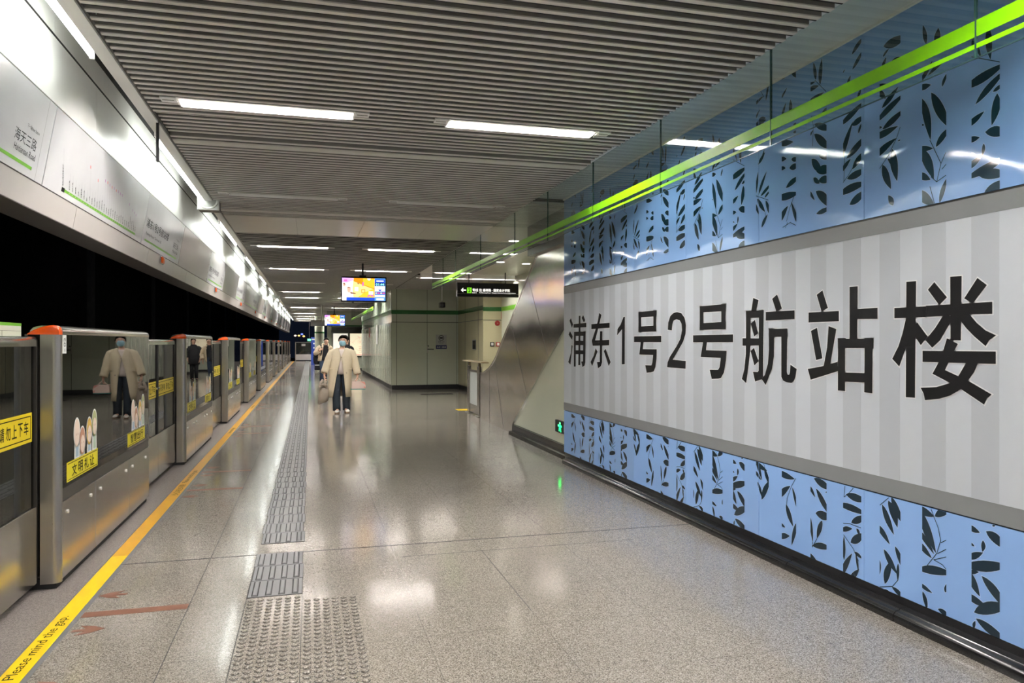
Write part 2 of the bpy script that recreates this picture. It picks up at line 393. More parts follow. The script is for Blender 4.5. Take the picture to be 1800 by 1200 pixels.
CHARS = [
 ("pu", [[(8341,1743),(8265,1665),(8308,1623),(8391,1713)],[(8375,1588),(8278,1528),(8301,1480),(8425,1546)],[(8318,1424),(8282,1413),(8358,1187),(8435,1216),(8341,1328)],[(8249,1667),(7830,1674),(7830,1623),(8249,1625)],[(8073,1759),(8014,1762),(8024,1191),(8089,1189)],[(7929,1765),(7862,1703),(7907,1678),(7980,1732)],[(8230,1573),(8172,1572),(8175,1170),(8239,1168)],[(8230,1577),(7853,1576),(7859,1527),(8230,1528)],[(7926,1577),(7853,1576),(7865,1227),(7889,1189),(7950,1171),(7990,1235),(7932,1237)],[(8230,1472),(7859,1471),(7859,1420),(8230,1419)],[(8230,1361),(7859,1364),(7859,1318),(8230,1313)]]),
 ("dong", [[(7678,1654),(7160,1656),(7160,1604),(7678,1599)],[(7442,1770),(7383,1745),(7455,1630),(7560,1483),(7616,1416),(7664,1471),(7551,1596),(7483,1687)],[(7664,1473),(7168,1480),(7175,1422),(7636,1416)],[(7420,1572),(7354,1571),(7364,1240),(7396,1199),(7477,1173),(7510,1240),(7428,1244)],[(7546,1390),(7496,1355),(7650,1191),(7701,1237),(7607,1307)],[(7265,1385),(7130,1249),(7180,1206),(7317,1362)]]),
 ("one", [[(6806,1705),(6771,1706),(6776,1237),(6847,1233),(6840,1584),(6963,1524),(6954,1588),(6875,1632)]]),
 ("hao", [[(6458,1739),(6081,1739),(6081,1685),(6458,1687)],[(6458,1739),(6398,1738),(6398,1550),(6458,1550)],[(6143,1739),(6081,1739),(6090,1552),(6143,1553)],[(6458,1602),(6086,1603),(6086,1550),(6458,1550)],[(6556,1510),(5984,1510),(5984,1455),(6556,1455)],[(6409,1455),(6345,1455),(6361,1390),(6073,1391),(6077,1307),(6100,1230),(6134,1190),(6192,1180),(6280,1172),(6311,1241),(6182,1243),(6163,1271),(6147,1338),(6440,1338)]]),
 ("two", [[(5863,1561),(5855,1624),(5814,1680),(5754,1704),(5694,1708),(5620,1697),(5563,1656),(5539,1593),(5547,1522),(5587,1459),(5678,1380),(5771,1304),(5543,1299),(5547,1234),(5876,1236),(5867,1279),(5823,1329),(5703,1419),(5636,1483),(5608,1555),(5616,1606),(5644,1635),(5703,1648),(5754,1638),(5780,1606),(5788,1555)]]),
 ("hao2", [[(5315,1739),(4931,1738),(4931,1685),(5315,1690)],[(5315,1739),(5256,1737),(5256,1550),(5315,1551)],[(4994,1739),(4931,1738),(4935,1552),(4994,1553)],[(5315,1604),(4931,1606),(4931,1551),(5315,1551)],[(5421,1509),(4832,1511),(4832,1454),(5421,1453)],[(5263,1454),(5202,1454),(5216,1391),(4918,1389),(4928,1317),(4957,1224),(4997,1183),(5037,1176),(5131,1169),(5162,1240),(5037,1244),(5017,1265),(5000,1335),(5300,1337)]]),
 ("hang", [[(4575,1763),(4510,1744),(4539,1669),(4601,1668)],[(4663,1673),(4605,1672),(4607,1432),(4618,1355),(4638,1262),(4662,1162),(4718,1189),(4686,1260),(4666,1370)],[(4663,1673),(4455,1672),(4455,1623),(4663,1624)],[(4506,1670),(4452,1671),(4458,1216),(4471,1199),(4552,1179),(4578,1246),(4519,1247),(4510,1255)],[(4708,1482),(4500,1479),(4500,1431),(4708,1428)],[(4554,1609),(4515,1515),(4562,1493),(4605,1584)],[(4565,1413),(4510,1321),(4560,1291),(4607,1391)],[(4299,1770),(4246,1674),(4307,1657),(4353,1744)],[(4426,1659),(4114,1657),(4114,1601),(4426,1600)],[(4389,1542),(4330,1541),(4333,1360),(4356,1272),(4427,1161),(4471,1199),(4436,1232),(4401,1307),(4389,1403)],[(4389,1542),(4190,1542),(4190,1490),(4389,1488)],[(4252,1505),(4190,1508),(4194,1260),(4185,1242),(4168,1243),(4160,1261),(4156,1308),(4092,1282),(4104,1232),(4123,1203),(4145,1191),(4196,1192),(4233,1201),(4252,1225)]]),
 ("zhan", [[(3847,1767),(3798,1658),(3855,1638),(3900,1743)],[(3977,1637),(3702,1636),(3702,1576),(3977,1575)],[(3897,1541),(3847,1355),(3905,1343),(3954,1523)],[(3791,1549),(3724,1530),(3776,1318),(3837,1303),(3805,1422)],[(3984,1286),(3835,1309),(3715,1337),(3705,1284),(3956,1220)],[(3612,1771),(3546,1769),(3550,1463),(3612,1464)],[(3557,1640),(3393,1641),(3393,1580),(3557,1584)],[(3708,1472),(3648,1472),(3649,1169),(3710,1169)],[(3708,1472),(3430,1471),(3430,1421),(3708,1419)],[(3491,1471),(3430,1471),(3432,1171),(3494,1172)],[(3655,1277),(3488,1279),(3488,1227),(3655,1224)]]),
 ("lou", [[(3191,1767),(3126,1765),(3134,1167),(3195,1166)],[(3273,1634),(3065,1633),(3065,1579),(3273,1579)],[(3191,1584),(3144,1583),(3162,1481),(3195,1418),(3239,1324),(3288,1364),(3245,1430),(3216,1501)],[(3118,1552),(3053,1481),(3096,1437),(3138,1488),(3138,1538)],[(3011,1751),(2935,1671),(2981,1635),(3051,1716)],[(2764,1751),(2714,1714),(2789,1633),(2836,1660)],[(2916,1769),(2850,1768),(2855,1461),(2914,1463)],[(3061,1636),(2916,1635),(2686,1636),(2686,1581),(2806,1583),(3061,1580)],[(2953,1589),(2889,1574),(2914,1548),(2975,1462),(3024,1425),(3066,1462),(3005,1523)],[(2861,1585),(2806,1583),(2766,1541),(2720,1506),(2666,1483),(2701,1461),(2720,1434),(2779,1478),(2826,1520),(2857,1556)],[(2935,1471),(2871,1444),(2896,1405),(2924,1355),(2946,1316),(2812,1270),(2689,1214),(2712,1195),(2728,1165),(2854,1229),(2914,1254),(3022,1295),(2983,1355),(2957,1407)],[(3084,1409),(2667,1410),(2667,1354),(3084,1353)],[(2823,1358),(2759,1357),(2782,1311),(2816,1269),(2854,1228),(2917,1193),(2983,1173),(3068,1160),(3078,1194),(3096,1221),(2998,1230),(2917,1254),(2868,1290)]]),
]
TOP = {
 "A": ([(0,3188,21,3194,7),(71,3101,152,3154,27),(76,3013,148,3080,25),(0,3023,18,3037,9),(32,2941,63,2987,20),(-2,2837,76,2824,13),(4,2735,140,2791,36),(0,2552,81,2717,36),(71,2696,152,2716,36),(125,2634,148,2679,15),(27,2515,162,2593,41),(76,2443,162,2508,36),(32,2398,157,2416,41),(0,2323,157,2340,45),(54,2244,162,2291,45),(0,2457,65,2506,27),(119,2838,140,2875,24)],
  [[(0,2382),(43,2414),(140,2511)],[(7,2389),(15,2552)]]),
 "B": ([(27,3055,159,3048,51),(23,2999,68,3028,15),(16,2944,48,2990,21),(84,2953,148,2944,21),(-8,2850,73,2832,26),(-8,2813,45,2766,30),(16,2724,135,2803,32),(5,2672,150,2738,36),(20,2608,145,2658,36),(-8,2621,20,2619,15),(-19,2579,132,2594,38),(-17,2474,122,2534,38),(90,2485,125,2304,47),(58,2440,122,2365,21),(21,2415,82,2271,43),(130,2514,145,2516,9),(97,2181,63,2241,34)],
  [[(146,2583),(122,2534),(63,2454),(0,2399)]]),
 "C": ([(26,2955,9,3037,24),(100,2929,100,3007,44),(0,2789,66,2858,24),(35,2792,145,2838,22),(-9,2748,55,2740,32),(123,2707,149,2755,17),(57,2701,148,2533,48),(9,2642,53,2463,41),(-4,2556,14,2551,22),(85,2421,158,2482,32),(-9,2439,70,2418,25),(5,2402,74,2261,49),(-9,2304,53,2266,32),(108,2138,145,2232,25),(-9,2207,78,2133,48)],
  [[(50,2464),(117,2332),(91,2247)],[(117,2332),(145,2378)],[(123,2303),(148,2321)],[(91,2247),(145,2267)],[(50,2231),(78,2140)],[(91,2247),(57,2279)]]),
 "D": ([(87,2899,101,2741,33),(17,2849,50,2770,15),(-5,2664,142,2693,44),(21,2562,150,2649,33),(113,2591,157,2608,18),(135,2577,107,2439,40),(-13,2479,69,2516,29),(73,2419,163,2387,44),(-13,2406,44,2402,28),(65,2368,58,2314,16),(-13,2279,58,2314,29),(-5,2337,21,2329,9),(8,2235,157,2274,37),(42,2223,157,2204,44),(65,2133,157,2169,51),(10,2878,3,2815,22)],
  [[(0,2792),(150,2713)]]),
 "E": ([(-12,3116,81,3141,22),(0,3016,51,3065,17),(-12,2963,120,2970,41),(22,2988,115,2981,27),(22,2684,107,2752,27),(70,2707,99,2773,15),(0,2512,22,2635,24),(27,2472,126,2617,26),(52,2459,153,2511,24),(99,2439,153,2468,17),(13,2450,107,2341,32),(112,2420,148,2334,27),(0,2403,34,2334,22),(65,2241,137,2322,28),(115,3097,143,3203,22)],
  [[(0,2472),(143,2417)],[(107,2341),(115,2296),(73,2254)],[(47,3193),(90,3135),(47,3127)]]),
 "F": ([(6,3190,42,3187,26),(98,3199,155,3147,31),(0,3067,57,3112,18),(7,2938,47,3019,25),(91,2932,91,3023,33),(0,2829,126,2830,18),(119,2850,162,2847,31),(119,2800,155,2795,23),(-12,2767,123,2740,39),(-12,2654,51,2648,31),(101,2634,162,2620,36),(-12,2594,42,2590,25),(81,2581,162,2581,46),(44,2460,162,2495,36),(-20,2408,143,2404,46),(-8,2261,69,2340,41),(148,2240,98,2363,25)],
  [[(143,2413),(84,2319),(51,2242)],[(11,2207),(91,2227),(148,2199)],[(62,2231),(39,2202)]]),
 "G": ([(51,3062,27,3180,27),(90,3019,106,3177,33),(-13,3058,47,3055,15),(-13,3018,80,3018,29),(-2,2949,125,2964,33),(99,2831,160,2851,29),(34,2798,163,2735,39),(0,2737,27,2764,14),(34,2736,156,2631,48),(80,2590,163,2557,39),(10,2588,112,2479,48),(54,2501,169,2479,53),(27,2467,86,2420,29),(73,2440,169,2420,44),(-6,2386,40,2325,19),(50,2381,163,2277,53),(54,2240,163,2255,29)],
  [[(40,3066),(144,2962)],[(20,2666),(27,2786),(10,2853)]]),
}
BOT = {
 "B": ([(18,572,103,426,38),(62,602,127,471,47),(83,628,149,525,38),(-8,438,74,368,34),(30,332,127,223,36),(38,146,88,287,41),(132,284,130,186,19),(111,369,153,283,30),(-6,271,0,184,29),(88,146,161,114,26),(33,117,113,98,17)],
  [[(3,119),(93,150),(130,194)],[(3,565),(64,616)]]),
 "C": ([(-13,604,76,584,38),(78,586,158,628,35),(3,561,87,404,49),(-12,478,76,395,27),(-12,424,62,372,30),(9,299,158,325,41),(-6,219,64,200,21),(9,170,31,102,24),(141,228,152,276,19),(98,133,158,116,25)],
  [[(57,616),(100,534),(115,475),(91,405),(5,294)],[(117,465),(147,485)],[(96,406),(147,440)],[(74,369),(147,403)],[(74,369),(125,359),(147,344)]]),
 "D": ([(-10,582,45,569,29),(77,583,159,537,43),(110,614,127,628,10),(62,537,58,483,21),(-10,441,62,481,29),(-6,504,17,497,12),(4,404,163,450,47),(-2,370,39,383,21),(-8,355,45,272,40),(54,371,159,278,43),(-14,256,84,236,33),(13,188,163,261,51),(23,163,159,125,40),(11,111,21,151,15)],
  []),
 "F": ([(-15,589,137,575,40),(-15,439,91,523,40),(45,395,120,265,41),(110,519,154,400,23),(143,267,103,140,31),(-9,166,85,198,36),(-9,256,39,241,18)],
  [[(146,581),(103,525),(57,435),(51,389)],[(4,94),(68,90),(143,94)]]),
 "G": ([(31,614,164,583,44),(-9,550,44,497,23),(52,555,159,442,40),(138,547,155,551,37),(47,403,168,407,50),(-6,349,20,214,25),(108,372,60,249,36),(16,195,159,217,37),(-9,132,73,99,31)],
  [[(16,185),(62,250)],[(16,185),(20,218)]]),
 "A": ([(23,571,161,568,42),(-5,499,161,491,38),(67,417,161,469,38),(3,358,77,384,28),(62,301,148,363,44),(110,395,136,357,20),(7,183,7,329,22),(0,111,75,243,35),(54,86,131,169,29),(92,254,144,237,20),(125,154,102,263,16)],
  [[(3,398),(58,408),(144,405)],[(8,552),(36,571),(84,617)],[(8,552),(15,616)],[(5,332),(84,272),(127,213)]]),
 "E": ([(7,610,132,577,35),(7,614,71,501,32),(96,590,148,509,32),(64,369,144,489,44),(0,547,61,503,23),(17,484,75,378,26)],
  [[(86,627),(124,556),(132,493)]]),
}
# ---------------------------------------------------------------- setting
Y0, Y1 = -4.0, 61.2
g = G(); g.box(-1.30, 9.0, Y0, Y1, -0.25, 0.0)
struct(g.build('floor', 'floor'))
g = G(); g.box(-1.78, -1.302, Y0, Y1, -0.25, 0.004)
struct(g.build('floor_gate_sill', 'sill'))
g = G()
g.box(-1.192, 2.93, 5.345, 5.357, -0.002, 0.0012)                     # wide expansion joint across the platform
g.box(-0.0445, -0.0415, 2.0, 4.45, -0.002, 0.0008); g.box(-0.349, -0.345, 2.0, 5.3, -0.002, 0.0008); g.box(-0.646, -0.642, 2.0, 20, -0.002, 0.0008)
g.box(1.154, 1.158, 3.85, 5.05, -0.002, 0.0008); g.box(0.6, 2.3, 5.047, 5.051, -0.002, 0.0008)
struct(g.build('trim_1', 'dark'))
# track trench and the dark wall across the tracks
g = G(); g.box(-5.4, -1.79, Y0, 140, -1.4, -1.3); g.box(-5.5, -5.4, Y0, 140, -1.4, 4.2); g.box(-1.80, -1.78, Y0, Y1, -1.4, 0.0)
g.box(-5.5, -1.80, Y0, Y1, 4.0, 4.1)
struct(g.build('wall_trackside', 'tunnel'))
g = G()
for y in (12.5, 20, 27.5, 35, 42.5, 50, 57.5): g.box(-5.42, -5.2, y, y + 0.7, -1.3, 4.0)
struct(g.build('trim_2', 'pilaster'))
# wall and roof behind the camera, so that the platform is a closed hall
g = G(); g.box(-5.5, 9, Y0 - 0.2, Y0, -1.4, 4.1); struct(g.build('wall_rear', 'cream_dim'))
g = G(); g.box(-1.80, 9.0, Y0, Y1, 3.42, 3.5); struct(g.build('ceiling_void', 'deck'))
g = G(); g.box(9, 9.1, Y0, Y1, 0, 3.5); struct(g.build('wall_right', 'cream_dim'))

# slatted ceiling
Z = 3.09
LAMPS = [(-2.6, 1), (1.45, 1), (5.45, 1), (8.70, 0), (13.28, 1), (17.25, 1), (21.2, 0), (25.0, 1), (28.2, 1), (32.4, 0), (36.2, 1), (43.5, 1), (48, 1), (53, 1), (58, 1)]
LX = ((-0.86, 0.30), (1.00, 2.17))
g = G()
y = Y0 + 0.05; P = 0.0967
def slat(y, x0, x1, z=Z, w=0.032, h=0.034): g.box(x0, x1, y, y + w, z, z + 0.007); g.box(x0, x1, y + 0.0005, y + w - 0.0005, z + 0.007, z + h, 2); g.box(x0, x1, y + w, y + w + 0.014, z + 0.001, z + h, 1)  # dark sides and black strip paint the shade of the gaps
while y < Y1:
    if 10.18 < y < 11.74: y += P; continue
    segs = [(-1.072, 2.492)]
    if y > 18.0 and y < 22.9: segs = [(-1.072, 2.492), (2.51, 5.0)]
    for ly, on in LAMPS:
        if ly - 0.06 < y + 0.018 < ly + 0.16:
            n = []
            for a, b in segs:
                cur = a
                for q0, q1 in LX:
                    if q0 > a and q1 < b: n.append((cur, q0 - 0.012)); cur = q1 + 0.012
                n.append((cur, b))
            segs = n
    z = Z
    if 5.74 < y < 6.36: z = Z + 0.02
    for a, b in segs:
        if y < 11.7: slat(y, a, b, z)
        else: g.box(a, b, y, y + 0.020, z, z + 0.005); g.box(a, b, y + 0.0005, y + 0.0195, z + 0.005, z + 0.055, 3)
    y += P if y < 11.7 else 0.152
for wy in (6.52, 9.74): g.box(-1.072, 2.492, wy, wy + 0.10, Z - 0.002, Z + 0.05)
struct(g.build('ceiling', ['slat', 'deck', 'slat_side', 'slat_far']))
g = G()
for k in range(4): g.box(-1.072 + k * 0.893, -1.072 + k * 0.893 + 0.889, 10.2, 11.73, Z - 0.002, Z + 0.03)
struct(g.build('ceiling_panel_band', 'ceil_panel'))
# dark strips that close the slat ends
g = G(); g.box(-1.09, -1.074, Y0, Y1, 3.10, 3.42); g.box(2.505, 2.52, Y0, 15.6, 3.14, 3.42)
struct(g.build('trim_3', 'stair_dark'))

# overhead fascia above the gates (light trough, upper panels, sign band, lip)
A_ = Vector((-1.45, 0, 2.852)); B_ = Vector((-1.56, 0, 2.227)); UPv = (A_ - B_).normalized(); FN = UPv.cross(Vector((0, 1, 0))) * -1
if FN.x < 0: FN = -FN
def FP(y, v, off=0.0):
    """point on the tilted sign band: y along the platform, v metres up from the lip, off in front"""
    p = B_ + UPv * v + FN * off; return Vector((p.x, y, p.z))
g = G()
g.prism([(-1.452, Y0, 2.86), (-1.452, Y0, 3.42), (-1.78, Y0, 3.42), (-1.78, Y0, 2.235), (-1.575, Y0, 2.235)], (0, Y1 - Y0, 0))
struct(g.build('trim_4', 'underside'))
g = G(); y = Y0 + 0.2
while y < Y1:
    e = min(y + 1.196, Y1)
    g.box(-1.452, -1.446, y, e, 2.858, 3.245); g.box(-1.452, -1.446, y + 0.31, min(e + 0.31, Y1), 3.258, 3.42); y += 1.2
struct(g.build('wall_left', 'fascia'))
g = G(); g.box(-1.4521, -1.443, Y0, Y1, 3.2455, 3.2575); struct(g.build('trim_5', 'dark'))
g = G(); y = Y0 + 0.31; LEN = 2.34
while y < Y1:
    e = min(y + LEN - 0.006, Y1)
    g.prism([FP(y, 0, 0), FP(y, 0.150, 0), FP(y, 0.150, -0.012), FP(y, 0, -0.012)], (0, e - y, 0)); y += LEN
struct(g.build('trim_6', 'lip'))
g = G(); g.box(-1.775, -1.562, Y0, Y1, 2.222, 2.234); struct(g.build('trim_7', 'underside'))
g = G()
for a, b in ((Y0, 9.20), (9.43, 27.2), (27.43, Y1)): g.box(-1.17, -1.09, a, b, 3.085, 3.42)
struct(g.build('trim_8', 'beam'))

# right-hand soffit behind the glass curtain
g = G(); y = Y0
while y < 8.6:
    e = min(y + 1.16, 8.6); g.box(2.525, 3.03, y, e - 0.005, 3.2, 3.24); y += 1.16
struct(g.build('ceiling_soffit', 'soffit'))
g = G(); g.box(2.985, 3.03, Y0, 8.6, 3.185, 3.20); struct(g.build('trim_9', 'beam'))
g = G(); y = 8.6
while y < 17.9:
    g.box(2.525, 5.0, y, y + 0.195, 3.13, 3.16); y += 0.2
struct(g.build('ceiling_stair', 'ceil_panel'))
g = G(); g.box(3.05, 3.35, 8.6, 10.35, 2.70, 3.13); struct(g.build('trim_10', 'stair_dark'))

# station sign wall carcass, its black plinth and kerb
g = G(); g.box(3.012, 3.125, Y0, 8.6, 0.0, 3.2); struct(g.build('wall_sign', 'dark'))
g = G(); g.box(3.005, 3.02, Y0, 8.44, 0.0, 0.112); struct(g.build('baseboard_sign_wall', 'black'))
g = G(); y = Y0
while y < 8.45:
    e = min(y + 0.9, 8.45) - 0.004
    pr = [(3.006, 0), (2.925, 0), (2.918, 0.022), (2.922, 0.042), (2.936, 0.056), (2.957, 0.060), (2.962, 0.066), (3.006, 0.072)]
    g.prism([(a, y, b) for a, b in pr], (0, e - y, 0)); y += 0.9
struct(g.build('trim_11', 'black_gloss', smooth='auto'))
# cream wall and its plinth beyond the sign, running on behind the stair
g = G(); g.prism([(3.135, 8.6, 0.15), (3.135, 11.43, 0.152), (3.135, 8.6, 1.805)], (0.07, 0, 0)); struct(g.build('wall_stair_side', 'cream'))
g = G(); g.box(3.10, 3.20, 8.6, 11.40, 0.0, 0.148); g.prism([(3.10, 8.6, 0.0), (3.03, 8.6, 0.0), (3.035, 8.6, 0.05), (3.06, 8.6, 0.06), (3.10, 8.6, 0.06)], (0, 2.75, 0))
struct(g.build('baseboard_stair', 'black_gloss'))
# far wall of the stair
g = G(); g.box(5.0, 5.1, 6.0, 19.45, 0, 3.5); struct(g.build('wall_stair_far', 'cream'))
g = G(); g.box(4.992, 5.0, 6.0, 19.45, 2.30, 2.41); struct(g.build('trim_12', 'green'))

# service room on the right
def cladding(name, pts, mts, seams=True): pass
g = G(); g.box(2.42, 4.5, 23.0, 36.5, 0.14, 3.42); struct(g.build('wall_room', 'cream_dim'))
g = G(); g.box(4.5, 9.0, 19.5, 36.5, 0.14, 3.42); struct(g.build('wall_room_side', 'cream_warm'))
g = G(); g.box(2.43, 4.51, 23.01, 36.5, 0.0, 0.14); g.box(4.51, 9.0, 19.51, 36.5, 0.0, 0.14); struct(g.build('baseboard_room', 'black'))
g = G()
g.box(2.414, 4.5, 22.994, 23.0, 2.33, 2.455); g.box(4.494, 4.5, 19.5, 23.0, 2.33, 2.455); g.box(4.494, 9.0, 19.494, 19.5, 2.30, 2.41)
g.box(2.412, 2.42, 23.0, 36.5, 2.33, 2.455)
struct(g.build('trim_13', 'green_band'))
g = G()
g.box(2.42, 4.5, 22.996, 23.0, 2.075, 2.09); g.box(4.496, 4.5, 19.5, 23.0, 2.07, 2.085); g.box(4.5, 9, 19.496, 19.5, 2.05, 2.065)
for x in (2.57, 3.515, 4.45): g.box(x, x + 0.011, 22.996, 23.0, 0.14, 3.1)
for yy in (20.1, 21.9): g.box(4.496, 4.5, yy, yy + 0.02, 0.14, 3.1)
for x in (5.22,): g.box(x, x + 0.02, 19.496, 19.5, 0.14, 3.1)
struct(g.build('trim_14', 'dark'))
# ribbed side of the room that faces the platform: pillowed enamel panels
g = G(); n = 22
for k in range(n):
    a = 23.05 + k * (13.4 / n); w = 13.4 / n - 0.02
    for z0, z1 in ((0.15, 0.95), (0.96, 2.07), (2.46, 3.08)):
        ring = [(2.42, a), (2.40, a), (2.385, a + 0.12 * w), (2.378, a + 0.5 * w), (2.385, a + 0.88 * w), (2.40, a + w), (2.42, a + w)]
        g.loft([[(x, yy, z0) for x, yy in ring], [(x, yy, z1) for x, yy in ring]])
struct(g.build('wall_room_panels', mat('cream_panel_gloss', (0.50, 0.53, 0.43), 0.07, var=0.05), smooth='auto'))
# far cross wall that carries the maps
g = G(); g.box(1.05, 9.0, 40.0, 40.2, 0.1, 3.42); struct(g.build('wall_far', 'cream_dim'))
g = G(); g.box(0.86, 9.0, 39.99, 40.0, 2.29, 2.37); struct(g.build('trim_15', 'green_band'))
g = G(); g.box(1.06, 9.0, 39.995, 40.2, 0.0, 0.1); struct(g.build('baseboard_far', 'black'))
g = G(); g.box(0.86, 1.05, 39.9, 40.2, 0.0, 3.42); struct(g.build('trim_16', 'cream_dim'))
# clad column farther along
g = G(); g.cyl((0.57, 48, 0), (0.57, 48, 3.42), 0.29, 28); struct(g.build('wall_column', 'cream', smooth='auto'))
g = G(); g.cyl((0.57, 48, 2.03), (0.57, 48, 2.12), 0.295, 28); struct(g.build('trim_17', 'green_band', smooth='auto'))

# ---------------------------------------------------------------- floor markings
g = G(); g.box(-1.295, -1.196, Y0, 5.56, 0, 0.0022)
st = thing('yellow_safety_line', 'long yellow safety line along the foot of the platform gates', 'floor line')
o = g.build('tape', 'yellow', st)
g = G()
y = 5.562
while y < Y1: e = min(Y1, y + 2.6); g.box(-1.295, -1.196, y, e - 0.004, 0, 0.002); y = e
o = g.build('worn_tape', 'yellow_old', st); o['label'] = 'worn orange-yellow tape'
g = G(); g.box(-1.312, -1.295, Y0, Y1, 0, 0.0016); g.box(-1.196, -1.170, Y0, Y1, 0, 0.0012); g.build('edge_strip', 'tape_edge', st)
g = G()
for yc in (3.30, 7.95):
    add_text(g, 'Please mind the gap.', 0.060, (-1.216, yc + 0.34, 0.0028), (0, 1, 0), (-1, 0, 0), width=0.77)
    add_text(g, '小心站台间隙', 0.062, (-1.216, yc - 0.32, 0.0028), (0, 1, 0), (-1, 0, 0), width=0.56)
for yc in (12.65, 17.3, 22):
    add_text(g, 'Please mind the gap.', 0.062, (-1.214, yc, 0.0028), (0, 1, 0), (-1, 0, 0), width=0.77)
g.build('lettering', 'ink', st, fix=False)

def arrow(g, xt, y, s, L=0.15):
    """flat arrow lying across the platform, tip at xt, pointing along s (+1 away from the track)"""
    P_ = [(0, 0), (-0.055, 0.040), (-0.125, 0.058), (-0.090, 0.014), (-L, 0.013), (-L, -0.013), (-0.090, -0.014), (-0.125, -0.058), (-0.055, -0.040)]
    g.prism([(xt + s * a, y + b * 1.15, 0.0004) for a, b in P_], (0, 0, 0.0012))
doors = [(3.25, 4.41)] + [(7.86 + 4.68 * k, 8.92 + 4.68 * k) for k in range(9)]
mk = None
for i, (a, b) in enumerate(doors):
    nm = 'nearest the camera' if i == 0 else ('at the %s gate opening from the camera' % ORD[i])
    m = thing('boarding_mark', 'brown boarding strips and arrows on the floor ' + nm, 'floor marking', (0, a, 0), 'boarding marks beside the gates')
    for yy in (0.0, b - a):
        g = G(); g.box(-1.168, -0.648, yy - 0.04, yy + 0.04, 0, 0.0012); g.build('strip', 'brown', m)
    for yy, s, xt in ((0.24 * (b - a), 1, -1.0), (0.80 * (b - a), 1, -1.005), (b - a + 0.31, -1, -1.168), (-0.31, -1, -1.168)):
        g = G(); arrow(g, xt, yy, s); g.build('arrow', 'brown', m)

# tactile paving: grey rubber bar tiles, then blister tiles near the camera
g = G()
rows = [4.455 + 0.302 * k for k in range(3)] + [5.62 + 0.302 * k for k in range(182)]
for k, y in enumerate(rows):
    j = 0.006 * sin(k * 2.7) if k < 14 else 0
    g.box(-0.342 + j, -0.046 + j, y + 0.004, y + 0.298, 0, 0.003)
    g.box(-0.346 + j, -0.042 + j, y - 0.001, y + 0.303, 0, 0.0010, 1)
    if y < 34:
        for c in range(4):
            x = -0.306 + j + c * 0.074; bev = 0.004
            g.box(x - .0185, x + .0185, y + .016, y + .284, 0.0028, 0.0034, 1)
            g.loft([[(x - .0135, y + .022, .003), (x + .0135, y + .022, .003), (x + .0135, y + .278, .003), (x - .0135, y + .278, .003)],
                    [(x - .0095, y + .027, .008), (x + .0095, y + .027, .008), (x + .0095, y + .273, .008), (x - .0095, y + .273, .008)]])
tp = tag(g.build('tactile_strip', ['rubber', 'dirt']), 'long strip of grey rubber bar tiles guiding along the platform', 'tactile paving')
g = G()
for bx, ymax in ((-0.344, 4.43), (-0.040, 4.36)):
    y = ymax - 0.03
    while y > 2.6:
        for c in range(6):
            x = bx + 0.026 + c * 0.0496
            R = [[(x + r * cos(2 * pi * k / 10), y + r * sin(2 * pi * k / 10), zz) for k in range(10)] for r, zz in ((0.0160, 0.0), (0.0135, 0.0045), (0.008, 0.0062))]
            g.loft(R)
            g.face([(x + 0.0195 * cos(pi + pi * k / 10), y + 0.0255 * sin(pi + pi * k / 10) + 0.004, 0.0005) for k in range(11)], 1)  # dark half ring on the near side of each dot
        y -= 0.0496
tag(g.build('blister_tile', ['floor', 'dirt'], smooth='auto'), 'granite blister tiles with raised dots in front of the grey strip', 'tactile paving')
g = G(); g.box(3.05, 3.35, 15.55, 15.95, 0, 0.002); tag(g.build('floor_sticker', 'yellow'), 'small yellow sticker on the floor before the stair barrier', 'sticker')
g = G(); g.box(3.0, 3.9, 20.6, 20.95, 0, 0.0015); tag(g.build('floor_hatch', 'dark'), 'dark access hatch in the floor before the service room', 'hatch')
